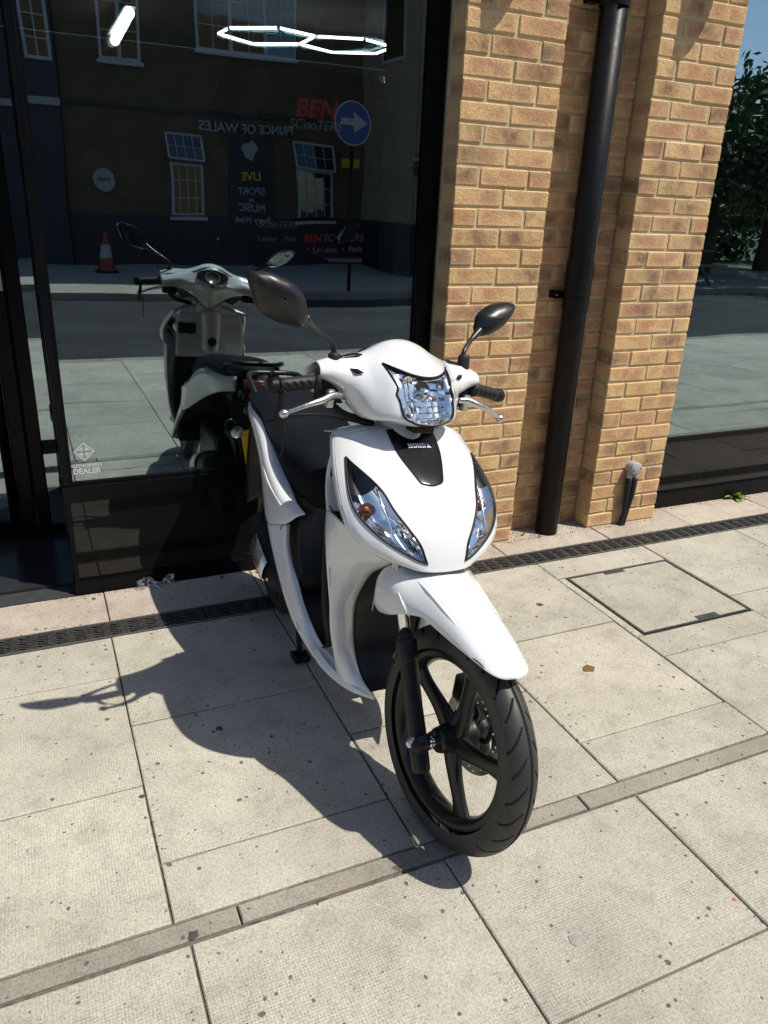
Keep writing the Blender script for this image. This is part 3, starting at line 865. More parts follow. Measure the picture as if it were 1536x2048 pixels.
text("lettering", "London", .062, greyv, (.55, 2.994, 1.135), (1, 0, 0.04), (-.04, 0, 1), ct, 0, .002, .001)
text("lettering", "Paris", .062, greyv, (.80, 2.994, 1.145), (1, 0, 0.04), (-.04, 0, 1), ct, 0, .002, .001)
box("print_bar", .50, .86, 2.994, 2.998, 1.05, 1.075, greyv, ct)
for px in (.415, .70):
    v, f = lathe([(0, 0), (.012, .0), (.012, .003)], (px, 2.994, 1.14), (0, 1, 0), 10); mesh("map_pin", v, f, redv, ct)
rb = empty("roller_banner", (-.05, 2.4, .6), "dark free-standing banner printed SCOOTERS London and Paris", "banner")
box("panel", -.20, .16, 2.40, 2.41, .05, 1.55, shopwall, rb)
box("foot", -.22, .18, 2.33, 2.47, .012, .05, frame_blk, rb)
text("lettering", "SCooTERS", .06, greyv, (.0, 2.396, 1.33), (1, 0, 0), (0, 0, 1), rb, .2, .001, 0)
text("lettering", "London", .042, greyv, (-.07, 2.396, 1.24), (1, 0, 0), (0, 0, 1), rb, 0, .001, 0)
text("lettering", "Paris", .042, greyv, (.09, 2.396, 1.24), (1, 0, 0), (0, 0, 1), rb, 0, .001, 0)

# ---- across the road: the pub and what stands beside it (seen in the glass)
pub = empty("pub_building", (2.5, -14.9, 0), "yellow brick pub with white windows across the road, seen reflected", "building")
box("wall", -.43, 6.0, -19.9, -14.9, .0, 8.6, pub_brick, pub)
box("plinth", -.44, 6.02, -14.9, -14.86, .0, 1.02, pubdark, pub)
box("roof", -.8, 6.4, -20.2, -14.6, 8.6, 8.9, pubdark, pub)
box("string_course", -.43, 6.0, -14.9, -14.84, 3.02, 3.10, pubdark, pub)
box("wing_wall", 6.02, 9.4, -19.9, -12.2, .0, 8.4, pub_side, pub)
box("wing_plinth", 6.01, 9.41, -12.2, -12.16, .0, 1.02, pubdark, pub); box("wing_plinth", 5.985, 6.018, -14.85, -12.16, .0, 1.02, pubdark, pub)
for zz0, zz1 in ((4.1, 5.4),):
    w = MB(); xx = 6.02
    w.box(xx - .03, xx - .002, -13.9, -13.84, zz0, zz1); w.box(xx - .03, xx - .002, -12.9, -12.84, zz0, zz1); w.box(xx - .03, xx - .002, -13.84, -12.9, zz0, zz0 + .06); w.box(xx - .03, xx - .002, -13.84, -12.9, zz1 - .06, zz1)
    wo = w.build("window", upvc, pub); box("pane", xx - .012, xx - .004, -13.84, -12.9, zz0 + .06, zz1 - .06, pub_glass, wo)
def pwin(X0, X1, Z0, Z1, nx, nz, opened=False, mull=()):
    y = -14.9; fw = .055
    w = MB(); w.box(X0, X1, y, y + .04, Z0, Z0 + fw); w.box(X0, X1, y, y + .04, Z1 - fw, Z1); w.box(X0, X0 + fw, y, y + .04, Z0 + fw, Z1 - fw); w.box(X1 - fw, X1, y, y + .04, Z0 + fw, Z1 - fw)
    for k in mull: w.box(k - .035, k + .035, y, y + .04, Z0 + fw, Z1 - fw)
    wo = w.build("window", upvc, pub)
    b = MB()
    for i in range(1, nx): 
        xx = X0 + (X1 - X0) * i / nx; b.box(xx - .009, xx + .009, y + .018, y + .03, Z0 + fw, Z1 - fw)
    for i in range(1, nz):
        zz = Z0 + (Z1 - Z0) * i / nz; b.box(X0 + fw, X1 - fw, y + .0185, y + .0305, zz - .009, zz + .009)
    b.build("glazing_bars", upvc, wo)
    box("pane", X0 + fw, X1 - fw, y + .010, y + .014, Z0 + fw, Z1 - fw, pub_glass, wo)
    cu = MB(); n = 14
    for s in (0, 1):
        xa = X0 + fw if s == 0 else X1 - fw - .3 * (X1 - X0)
        pts = []
        for i in range(n + 1):
            xx = xa + .3 * (X1 - X0) * i / n; yy = y + .004 + .003 * (i % 2)
            pts += [(xx, yy, Z0 + fw), (xx, yy, Z1 - fw)]
        cu.add(pts, [(2 * i, 2 * i + 2, 2 * i + 3, 2 * i + 1) for i in range(n)])
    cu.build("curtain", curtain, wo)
    box("sill", X0 - .05, X1 + .05, y, y + .09, Z0 - .07, Z0 - .003, upvc, wo)
    return wo
pwin(.39, 1.2, 3.85, 5.3, 2, 3, False, (.80,)); pwin(2.27, 4.36, 4.18, 5.55, 6, 3, False, (2.97, 3.66)); pass
pwin(1.62, 2.28, 1.0, 2.02, 4, 3); pwin(4.38, 5.28, .95, 2.08, 4, 3)
for X0, X1 in ((1.60, 2.28), (4.36, 5.28)):       # top lights tilted open, catching the sky
    A = MB(); z0, z1, y0, y1 = 2.09, 2.60, -14.70, -14.86
    fr = [(X0, y0, z0), (X1, y0, z0), (X1, y1, z1), (X0, y1, z1)]
    for i in range(4): A.tube([fr[i], fr[(i + 1) % 4]], .026, 6)
    wo = A.build("top_light", upvc, pub)
    mesh("pane", [(X0, y0, z0), (X1, y0, z0), (X1, y1, z1), (X0, y1, z1)], [(0, 1, 2, 3)], pub_glass, wo)
    B_ = MB()
    for i in range(1, 4):
        q = i / 4; B_.tube([(X0 + (X1 - X0) * q, y0 + .01, z0), (X0 + (X1 - X0) * q, y1 + .01, z1)], .009, 5)
    B_.tube([(X0, (y0 + y1) / 2 + .01, (z0 + z1) / 2), (X1, (y0 + y1) / 2 + .01, (z0 + z1) / 2)], .009, 5)
    B_.build("glazing_bars", upvc, wo)
# lettering on the pub, read from the street side (+Y)
greyp = mat("pub_sign_letters", (.28, .30, .32), .5)
sgn = empty("pub_name_sign", (3.3, -14.83, 2.85), "white PRINCE OF WALES letters on the pub wall, reversed in the glass", "pub sign")
text("lettering", "PRINCE OF WALES", .25, greyp, (3.29, -14.83, 2.80), (-1, 0, 0), (0, 0, 1), sgn, 0, .02, .004)
pst = empty("pub_poster", (3.35, -14.8, 1.5), "black LIVE SPORT and MUSIC poster with a white emblem on the pub wall", "poster")
box("panel", 2.86, 3.84, -14.86, -14.83, .75, 2.66, pubdark, pst)
for s, z, sz, m in (("LIVE", 1.80, .24, yellow_s), ("SPORT", 1.50, .20, greyp), ("on", 1.34, .11, greyp), ("MUSIC", 1.19, .20, greyp), ("Every Week", .97, .16, greyp)):
    text("lettering", s, sz, m, (3.35, -14.826, z), (-1, 0, 0), (0, 0, 1), pst, .1, .002, .004)
v = [(3.30 + .17 * math.cos(a) * (1 + .25 * math.sin(3 * a)), -14.825, 2.36 + .20 * math.sin(a) * (1 + .2 * math.cos(5 * a))) for a in np.linspace(0, 2 * PI, 24, endpoint=False)]
mesh("emblem", v, [tuple(range(24))], greyp, pst)
rs = empty("round_pub_sign", (.28, -14.8, 1.6), "small round pale sign on the pub wall", "sign")
v, f = lathe([(0, .02), (.20, .02), (.22, .0)], (.28, -14.85, 1.60), (0, 1, 0), 32); mesh("disc", v, f, greyp, rs)
text("lettering", "TAPS", .11, pubdark, (.28, -14.826, 1.60), (-1, 0, 0), (0, 0, 1), rs, 0, .002, .002)
ys_ = empty("yellow_notice", (5.68, -14.8, 2.3), "small yellow notice beside the pub window", "notice"); box("panel", 5.48, 5.88, -14.86, -14.83, 2.20, 2.40, yellow_s, ys_)
nv = empty("navy_building", (-6, -15, 0), "dark navy rendered building beside the pub, seen reflected", "building")
box("wall", -14, -.46, -20, -14.75, .0, 7.6, navy, nv)
for X0, X1, Z0, Z1 in ((-1.02, -.52, 3.7, 5.1), (-3.4, -2.4, 3.7, 5.1), (-3.3, -2.3, 1.0, 2.5)):
    w = MB(); y = -14.75; fw = .06
    w.box(X0, X1, y, y + .04, Z0, Z0 + fw); w.box(X0, X1, y, y + .04, Z1 - fw, Z1); w.box(X0, X0 + fw, y, y + .04, Z0 + fw, Z1 - fw); w.box(X1 - fw, X1, y, y + .04, Z0 + fw, Z1 - fw)
    for i in range(1, 4): w.box(X0 + fw, X1 - fw, y + .01, y + .03, Z0 + (Z1 - Z0) * i / 4 - .01, Z0 + (Z1 - Z0) * i / 4 + .01)
    w.box((X0 + X1) / 2 - .012, (X0 + X1) / 2 + .012, y + .011, y + .031, Z0 + fw, Z1 - fw)
    wo = w.build("window", upvc, nv); box("pane", X0 + fw, X1 - fw, y + .004, y + .008, Z0 + fw, Z1 - fw, pub_glass, wo)
box("band", -14, -.46, -14.75, -14.70, 2.95, 3.08, greyp, nv)
# road sign, cone, flower basket
ar = empty("arrow_road_sign", (3.72, -9.95, 0), "round blue road sign with a white arrow on a grey post", "road sign")
v, f = lathe([(0, .012), (.285, .012), (.30, .006), (.30, -.006), (0, -.006)], (3.72, -9.93, 2.64), (0, 1, 0), 40); mesh("disc", v, f, blue_sign, ar)
v, f = lathe([(.285, .0128), (.302, .0128), (.302, -.007)], (3.72, -9.93, 2.64), (0, 1, 0), 40); mesh("rim", v, f, white_sign, ar)
aw = [(.20, .045), (-.02, .045), (-.02, .14), (-.24, 0), (-.02, -.14), (-.02, -.045), (.20, -.045)]
mesh("arrow", [(3.72 - p[0], -9.915, 2.64 + p[1]) for p in aw], [(0, 1, 5, 6), (2, 3, 4, 5, 1)], white_sign, ar)
v, f = tube_vf([(3.72, -9.97, 0), (3.72, -9.97, 2.95)], .03, 12); mesh("post", v, f, frame_blk, ar)
cn = empty("traffic_cone", (.02, -13.2, 0), "orange and white traffic cone on the far pavement", "traffic cone")
box("base", -.18, .22, -13.4, -13.0, .0, .04, matte, cn)
for nm, p, m in (("body", [(.165, .04), (.12, .28)], orange), ("band", [(.12, .28), (.075, .52)], white_sign), ("tip", [(.075, .52), (.035, .74), (0, .75)], orange)):
    v, f = lathe(p, (.02, -13.2, 0), (0, 0, 1), 20); mesh(nm, v, f, m, cn, True)
def leafcloud(name, center, rad, n, size, m, parent, seed, hole=.35):
    r = np.random.default_rng(seed); V = []; F_ = []
    # clumps give light and dark masses with gaps
    clumps = [(np.array(center) + np.array(rad) * (lambda d: d / np.linalg.norm(d) * r.uniform(.25, 1) ** .5)(r.normal(size=3)), r.uniform(.16, .34)) for _ in range(max(6, n // 130))]
    for k in range(n):
        c, cr_ = clumps[r.integers(len(clumps))]
        p = c + r.normal(size=3) * cr_ * np.array(rad) * .55
        a = r.normal(size=3); a /= np.linalg.norm(a); b = np.cross(a, r.normal(size=3)); b /= np.linalg.norm(b)
        s = size * r.uniform(.6, 1.3); i = len(V)
        V += [tuple(p - a * s), tuple(p + b * s * .45), tuple(p + a * s), tuple(p - b * s * .45)]; F_.append((i, i + 1, i + 2, i + 3))
    return mesh(name, V, F_, m, parent)
hb = empty("hanging_basket", (5.98, -11.95, 2.3), "hanging basket of red and white flowers on the pub corner", "flower basket")
v, f = lathe([(0, -.18), (.12, -.14), (.19, 0)], (5.98, -11.95, 2.15), (0, 0, 1), 14); mesh("basket", v, f, bark, hb)
leafcloud("foliage", (5.98, -11.95, 2.25), (.28, .25, .18), 300, .04, leafm, hb, 3); leafcloud("red_flowers", (5.98, -11.9, 2.3), (.28, .25, .18), 120, .03, flower_r, hb, 4); leafcloud("white_flowers", (5.98, -11.9, 2.3), (.28, .25, .18), 120, .03, flower_w, hb, 5)
def tree(x, y, h, rad, label, seed, n=5200, size=.13):
    t_ = empty("leafy_tree", (x, y, 0), label, "tree", "trees beyond the road"); r = np.random.default_rng(seed)
    mb = MB(); mb.tube([(x, y, 0), (x + .1, y, h * .25), (x - .05, y + .1, h * .5), (x + .1, y, h * .85)], [.22, .17, .12, .04], 10); tr_ = mb.build("trunk", bark, t_, True)
    for k in range(7):
        a = r.uniform(0, 2 * PI); z0 = h * r.uniform(.28, .6); v, f = tube_vf([(x, y, z0), (x + rad * .4 * math.cos(a), y + rad * .4 * math.sin(a), z0 + h * .12), (x + rad * .8 * math.cos(a), y + rad * .8 * math.sin(a), z0 + h * .2)], [.09, .06, .02], 7); mesh("limb", v, f, bark, tr_)
    leafcloud("crown", (x, y, h * .64), (rad, rad, h * .36), n, size, leafm, t_, seed + 1)
tree(11.4, -12.6, 5.2, 2.0, "broad leafy tree beyond the road right of the pub", 21, 9000, .12)
tree(14.8, -13.0, 4.3, 2.4, "lower rounded tree beyond the road", 31, 9000, .12)
tree(18.8, -14.5, 5.2, 2.8, "tall tree farthest along the far pavement", 41, 9000, .13)
hd = empty("hedge", (14, -19, 0), "dark clipped hedge closing the view behind the trees", "hedge"); leafcloud("foliage", (17, -18.5, 1.9), (10, .9, 2.2), 12000, .17, leafm, hd, 51)
for k, (x, y, lab) in enumerate(((9.2, -10.6, "dark wooden picnic table nearest the kerb of the far pavement"), (12.0, -11.0, "dark wooden picnic table beside the closed parasol"))):
    pt = empty("picnic_table", (x, y, 0), lab, "picnic table", "picnic tables on the far pavement")
    for i in range(5): box("tabletop_plank", x - .75, x + .75, y - .37 + i * .15, y - .24 + i * .15, .72, .76, woodm, pt)
    for s in (-.7, .58): box("bench_plank", x - .75, x + .75, y + s, y + s + .24, .42, .46, woodm, pt)
    for s in (-.5, .5):
        v, f = tube_vf([(x + s, y - .6, 0), (x + s, y + .1, .72)], .04, 6); mesh("leg", v, f, woodm, pt); v, f = tube_vf([(x + s, y + .6, 0), (x + s, y - .1, .72)], .04, 6); mesh("leg", v, f, woodm, pt)
ps = empty("closed_parasol", (11.1, -10.8, 0), "folded teal parasol standing between the picnic tables", "parasol")
v, f = lathe([(.03, 2.35), (.10, 2.1), (.17, 1.5), (.15, 1.05), (.05, 1.0)], (11.1, -10.8, 0), (0, 0, 1), 14); mesh("canopy", v, f, teal, ps, True)
v, f = tube_vf([(11.1, -10.8, 0), (11.1, -10.8, 2.4)], .02, 8); mesh("pole", v, f, woodm, ps)

gv, gf = [], []
for k in range(2600):
    q = rng.random()
    if q < .42: x, y = rng.uniform(-1.6, 2.6), .09 - abs(rng.normal(0, .016)) - (0.1 if False else 0)
    elif q < .55: x, y = rng.uniform(.45, .90), rng.uniform(.0, .10)
    elif q < .75: x, y = rng.uniform(-2.0, 2.4), rng.choice([-.148, -.266]) + rng.normal(0, .008)
    elif q < .88: x, y = rng.choice([-1.436, -.828, -.188, .412, 1.03, -1.41, -.785, -.18]) + rng.normal(0, .004), rng.uniform(-2.6, -.3)
    else: x, y = rng.uniform(-1.9, 1.8), rng.uniform(-2.4, -.3)
    if x > 0 and x < 1.34 and q < .42: y -= .098
    s_ = rng.uniform(.0009, .0030); i = len(gv); a = rng.uniform(0, 6.28)
    for m in range(3): gv.append((x + s_ * math.cos(a + m * 2.1) * rng.uniform(.7, 1.6), y + s_ * math.sin(a + m * 2.1), .0012))
    gv.append((x, y, .0016 + s_ * .9)); gf += [(i, i + 1, i + 3), (i + 1, i + 2, i + 3), (i + 2, i, i + 3)]
gritm = mat("brown_grit", (.12, .09, .06), .9)
NGg = NG(gritm); NGg.l(NGg.ramp(NGg.noise(NGg.coord("World"), 190, 1), [(.35, (.045, .038, .03)), (.55, (.16, .115, .07)), (.72, (.34, .27, .18))]), gritm.node_tree.nodes["Principled BSDF"].inputs["Base Color"])
tag(mesh("grit_litter", gv, gf, gritm), "fine brown grit and crumbs along the wall foot and paving joints", None, None, 'stuff')
for n, (x, y, a, l, lab) in enumerate([(-.70, -.02, .3, .020, "curled pale dead leaf by the rear wheel near the window"), (-.96, .055, 1.1, .014, "small brown dead leaf at the foot of the window base"), (-.80, .06, 2.2, .013, "tiny torn leaf against the window base behind the scooter"), (.54, .03, .6, .014, "brown dead leaf beside the foot of the drainpipe"), (.60, -.02, 1.9, .010, "smallest dead leaf in front of the drainpipe foot")]):
    d = Vector((math.cos(a), math.sin(a), 0)); p = Vector((-d.y, d.x, 0)); c = Vector((x, y, .003)); V_ = []
    for i in range(6):
        t_ = i / 5; w_ = l * .45 * math.sin(PI * min(.97, t_ + .03)); q_ = c + d * l * 2 * (t_ - .5)
        V_ += [tuple(q_ - p * w_ + Vector((0, 0, .006))), tuple(q_ + Vector((0, 0, .001))), tuple(q_ + p * w_ + Vector((0, 0, .008)))]
    F_ = []
    for i in range(5): F_ += [(3 * i, 3 * i + 1, 3 * i + 4, 3 * i + 3), (3 * i + 1, 3 * i + 2, 3 * i + 5, 3 * i + 4)]
    tag(mesh("dead_leaf", V_, F_, drygr if n else mat("pale_dead_leaf", (.42, .34, .22), .8)), lab, "leaf litter", "dead leaves blown against the shop front")

# ================================================================== THE SCOOTER
A0 = Vector((-0.75164, -1.60337, 0.0))
BFr = [Vector(v) for v in ((0.028221, -0.999602, 0.0), (0.996793, 0.028142, -0.074909), (0.074879, 0.002114, 0.997190))]
FFr = [Vector(v) for v in ((0.121869, -0.992546, 0.0), (0.985148, 0.120961, -0.121869), (0.120961, 0.014852, 0.992546))]
SCO = empty("motor_scooter", A0, "white motor scooter parked on the paving facing the camera, front wheel foremost", "motor scooter")
def Bp(p): return tuple(A0 + BFr[0] * float(p[0]) + BFr[1] * float(p[1]) + BFr[2] * float(p[2]))
def Fp(p): return tuple(A0 + FFr[0] * float(p[0]) + FFr[1] * float(p[1]) + FFr[2] * float(p[2]))
def mir(p): return (p[0], -p[1], p[2])
def frm(w):   # mapping function by letter
    return Bp if w == 'B' else Fp
def dirv(w, p):
    fr = BFr if w == 'B' else FFr
    return fr[0] * p[0] + fr[1] * p[1] + fr[2] * p[2]
def gmesh(name, A, m, parent, w='B', keep=None, thick=.003, smooth=True, closed=False, off=0):
    v, f = grid_vf(A, keep, closed)
    used = sorted({i for q in f for i in q}); mp = {i: k for k, i in enumerate(used)}
    T = frm(w)
    o = mesh(name, [T(v[i]) for i in used], [tuple(mp[i] for i in q) for q in f], m, parent, smooth)
    if thick: solidify(o, thick, off)
    return o
def gtube(name, pts, r, m, parent, w='B', n=12, sp=6):
    P = spline(pts, sp) if sp else pts
    if isinstance(r, (list, tuple)): rr = [float(x) for x in np.interp(np.linspace(0, len(r) - 1, len(P)), range(len(r)), r)]
    else: rr = r
    T = frm(w); v, f = tube_vf([T(p) for p in P], rr, n)
    return mesh(name, v, f, m, parent, True)
def glathe(name, prof, o, ax, m, parent, w='B', n=32, smooth=True):
    v, f = lathe(prof, frm(w)(o), dirv(w, ax), n)
    return mesh(name, v, f, m, parent, smooth)
def gbox(name, x0, x1, y0, y1, z0, z1, m, parent, w='B', bw=.002):
    v, f = box_vf(x0, x1, y0, y1, z0, z1); T = frm(w)
    o = mesh(name, [T(p) for p in v], f, m, parent)
    if bw: bevel(o, bw)
    return o

# ---------------- front cover with badge and side lamps
RW = [(-.508, .968, -.545, .188, .932), (-.425, .914, -.485, .206, .885), (-.35, .864, -.42, .218, .835), (-.298, .815, -.37, .220, .787), (-.258, .765, -.325, .203, .738), (-.232, .716, -.285, .158, .702), (-.218, .676, -.255, .095, .684)]
FR_ = [0, .3, .55, .78, .93, 1.]; DX = [0, .03, .12, .36, .7, 1.]; DZ = [0, .08, .28, .58, .85, 1.]
rows = []
for cx, cz, ex, w, ez in RW:
    half = [(cx + (ex - cx) * dx, w * fr, cz + (ez - cz) * dz) for fr, dx, dz in zip(FR_, DX, DZ)]
    rows.append([mir(p) for p in half[:0:-1]] + half)
COV = np.array(rows)
NU, NV = 180, 120
covg = grid(COV, NU, NV)
# a crisp shallow crease either side of the badge, running down to the nose
def S(u, v):
    return cr([cr(r, (u + 1) * 5) for r in COV], v * 6)
def Sn(u, v):
    e = 1e-3
    a = Vector(S(min(u + e, 1), v) - S(max(u - e, -1), v)); b = Vector(S(u, min(v + e, 1)) - S(u, max(v - e, 0)))
    n = a.cross(b).normalized()
    return n if n.x > 0 else -n
LO = [(.755, .15), (.785, .27), (.795, .375), (.755, .49), (.64, .61), (.50, .75), (.385, .85), (.28, .905)]
LI = [(.755, .15), (.565, .26), (.45, .37), (.385, .50), (.305, .63), (.25, .76), (.28, .905)]
LOs = np.array(spline(LO, 8)); LIs = np.array(spline(LI, 8))
lpoly = [tuple(p) for p in LOs] + [tuple(p) for p in LIs[::-1]]
us = np.linspace(-1, 1, NU + 1); vs = np.linspace(0, 1, NV + 1)
keep = [[not inpoly(abs((us[i] + us[i + 1]) / 2), (vs[j] + vs[j + 1]) / 2, lpoly) for i in range(NU)] for j in range(NV)]
# crease geometry
for j in range(NV + 1):
    for i in range(NU + 1):
        u, v = us[i], vs[j]
        c = .30 - .16 * v
        d = (abs(u) - c) / .035
        covg[j, i, 0] += .0028 * (1 - v) * (1 / (1 + math.exp(4 * d)))
fc = gmesh("front_cover", covg, white, SCO, 'B', keep, .004, True, off=0)
# wrap of the cover edge
for s in (-1, 1):
    e = [(S(s, v)) for v in np.linspace(0, 1, 25)]
    A = np.array([[p, p + np.array((-.016, s * .003, -.002)), p + np.array((-.034, -s * .002, -.004)), p + np.array((-.042, -s * .014, -.004))] for p in e])
    gmesh("cover_edge", grid(A, 6, 48), white, fc, 'B', None, .003)
top = [S(u, 0) for u in np.linspace(-1, 1, 31)]
gmesh("cover_top", np.array([[p, p + np.array((-.03, 0, .004)), p + np.array((-.075, 0, -.008))] for p in top]), white, fc, 'B', None, .003)
# badge panel
BW = [(.232, .028), (.222, .09), (.200, .155), (.168, .215), (.132, .275), (.108, .318), (.088, .345), (.05, .356)]
bw = spline(BW, 6)
A = np.array([[S(t * w, v + .006 * (1 - t * t) * (1 if k == len(bw) - 1 else 0)) + np.array(Sn(t * w, v)) * (.0048 + .0015 * (1 - t ** 4)) for t in np.linspace(-1, 1, 21)] for k, (w, v) in enumerate(bw)])
sat = mat("satin_black_badge", (.006, .006, .007), .24, 0, .35)
bd = gmesh("badge_panel", A, sat, SCO, 'B', None, 0, True)
per = [tuple(A[0, i]) for i in range(0, 21)] + [tuple(A[k, 20]) for k in range(1, len(bw))] + [tuple(A[-1, i]) for i in range(19, -1, -1)] + [tuple(A[k, 0]) for k in range(len(bw) - 2, 0, -1)]
v, f = tube_vf([Bp(p) for p in per + per[:1]], .0016, 6, False); mesh("badge_edge", v, f, matte, bd, True)
# slab-serif HONDA letters
def serif(ch):
    q = []
    R_ = lambda x0, z0, x1, z1: q.append([(x0, z0), (x1, z0), (x1, z1), (x0, z1)])
    if ch == 'H':
        for x in (.08, .62): R_(x, 0, x + .24, 1); R_(x - .08, 0, x + .32, .15); R_(x - .08, .85, x + .32, 1)
        R_(.3, .42, .64, .60); w = .96
    elif ch == 'O':
        n = 24; o = [(.5 + .5 * math.cos(2 * PI * k / n), .5 + .53 * math.sin(2 * PI * k / n)) for k in range(n)]; i_ = [(.5 + .24 * math.cos(2 * PI * k / n), .5 + .33 * math.sin(2 * PI * k / n)) for k in range(n)]
        for k in range(n): q.append([o[k], o[(k + 1) % n], i_[(k + 1) % n], i_[k]])
        w = 1.0
    elif ch == 'N':
        R_(.08, 0, .22, 1); R_(.74, 0, .88, 1); q.append([(.06, 1), (.34, 1), (.90, 0), (.62, 0)]); R_(0, 0, .34, .15); R_(0, .85, .2, 1); R_(.62, .85, .98, 1); w = .98
    elif ch == 'D':
        R_(.08, 0, .32, 1); R_(0, 0, .3, .15); R_(0, .85, .3, 1); n = 14
        o = [(.42 + .54 * math.sin(PI * k / n), .5 - .5 * math.cos(PI * k / n)) for k in range(n + 1)]; i_ = [(.42 + .29 * math.sin(PI * k / n), .5 - .34 * math.cos(PI * k / n)) for k in range(n + 1)]
        for k in range(n): q.append([o[k], o[k + 1], i_[k + 1], i_[k]])
        R_(.3, 0, .44, .16); R_(.3, .84, .44, 1); w = .96
    else:
        q.append([(.12, 0), (.28, 0), (.56, 1), (.40, 1)]); q.append([(.40, 1), (.62, 1), (.92, 0), (.64, 0)]); R_(.25, .25, .75, .40); R_(0, 0, .40, .14); R_(.54, 0, 1.04, .14); w = 1.04
    return q, w
lx, lz = -.036, .0105
v0 = .128
c0 = Vector(S(0, v0)); n0 = Sn(0, v0)
tv = (Vector(S(0, v0 - .02)) - Vector(S(0, v0 + .02))).normalized()
HV, HF = [], []
penx = 0; quads = []
for ch in "HONDA":
    q, w = serif(ch)
    for poly in q: quads.append([(penx + a, b) for a, b in poly])
    penx += w + .07
sc = .068 / penx
for poly in quads:
    i = len(HV)
    for a, b in poly:
        yy = (a - penx / 2) * sc; zz = (b - .5) * .0140
        # image right is the scooter's left (+y)
        uu = (yy + .006) / .315
        base = Vector(S(uu, v0)) + tv * zz + Sn(uu, v0) * .0075
        HV.append(Bp(base))
    HF.append(tuple(range(i, i + len(poly))))
o = mesh("lettering", HV, HF, silver_txt, bd); solidify(o, .0008, 1)
# side lamps
def lamp(s, name="front_indicator_lamp"):
    ns = 30
    a = crm(np.array(LO), np.linspace(0, len(LO) - 1, ns + 1)); b = crm(np.array(LI), np.linspace(0, len(LI) - 1, ns + 1))
    nt = 12
    def P(i, t, d):
        u, v = a[i] * (1 - t) + b[i] * t
        return S(s * u, v) + np.array(Sn(s * u, v)) * d
    L_ = np.array([[P(i, t, .0035 + .004 * math.sin(PI * t) * math.sin(PI * i / ns)) for t in np.linspace(0, 1, nt + 1)] for i in range(ns + 1)])
    lm = gmesh(name, L_, lens, SCO, 'B', None, 0)
    # reflector bowl, with stepped facets below
    Rg = []
    for i in range(ns + 1):
        row = []
        for k, t in enumerate(np.linspace(0, 1, nt + 1)):
            dp = .034 * (math.sin(PI * t) * math.sin(PI * min(1, max(0, i / ns)))) ** .6
            if i / ns > .55: dp *= .55 + .25 * ((i + k) % 2)
            row.append(P(i, t, -.002 - dp))
        Rg.append(row)
    Rg = np.array(Rg); k1 = int(ns * .28); k2 = int(ns * .64)
    gmesh("black_bezel", Rg[:k1 + 1], matte, lm, 'B', None, 0, False)
    gmesh("reflector", Rg[k1:k2 + 1], reflector, lm, 'B', None, 0, True)
    gmesh("prism_reflector", Rg[k2:], reflector, lm, 'B', None, 0, False)
    # amber bulb in its dark socket
    c = Vector(P(int(ns * .40), .36, -.026)); nn = Sn(s * .6, .42)
    v, f = lathe([(.016, -.012), (.019, .0), (.016, .004), (.010, .002)], Bp(c), dirv('B', nn), 20); mesh("bulb_socket", v, f, mat("copper_tint", (.25, .07, .03), .2, .8) if "copper_tint" not in MT else MT["copper_tint"], lm, True)
    v, f = lathe([(0, .012), (.004, .0115), (.0075, .007), (.0082, .002), (.007, -.004)], Bp(c), dirv('B', nn), 18); mesh("bulb", v, f, amber, lm, True)
    # raised chrome blade dividing the lamp
    bl = [P(int(ns * q), t, .0) for q, t in ((.30, .95), (.45, .80), (.58, .62), (.66, .40))]
    gtube("divider", bl, .0035, reflector, lm, 'B', 8)
    per = [L_[i, 0] for i in range(ns + 1)] + [L_[i, nt] for i in range(ns - 1, 0, -1)]
    v, f = tube_vf([Bp(p) for p in per + per[:1]], .0030, 7, False); mesh("lamp_rim", v, f, matte, lm, True)
    return lm
lamp(-1); lamp(1)

# ---------------- leg shield wings, wheel house, floor skirts
WG = [
 [(-.520, -.203, .735), (-.47, -.213, .750), (-.40, -.204, .748), (-.305, -.135, .706), (-.285, -.10, .690)],
 [(-.511, -.205, .683), (-.47, -.216, .690), (-.405, -.195, .676), (-.345, -.135, .655), (-.335, -.108, .650)],
 [(-.489, -.200, .591), (-.462, -.208, .592), (-.432, -.180, .590), (-.412, -.130, .586), (-.415, -.110, .585)],
 [(-.474, -.190, .492), (-.455, -.194, .490), (-.450, -.165, .488), (-.462, -.128, .486), (-.473, -.113, .485)],
 [(-.480, -.180, .410), (-.458, -.182, .405), (-.452, -.153, .403), (-.464, -.123, .401), (-.480, -.110, .400)],
 [(-.495, -.155, .320), (-.470, -.160, .316), (-.458, -.140, .318), (-.462, -.115, .322), (-.473, -.102, .324)],
 [(-.506, -.135, .256), (-.470, -.136, .244), (-.435, -.115, .248), (-.430, -.100, .258), (-.435, -.092, .262)],
 [(-.440, -.118, .226), (-.400, -.104, .224), (-.375, -.096, .229), (-.352, -.088, .236), (-.346, -.085, .241)]]
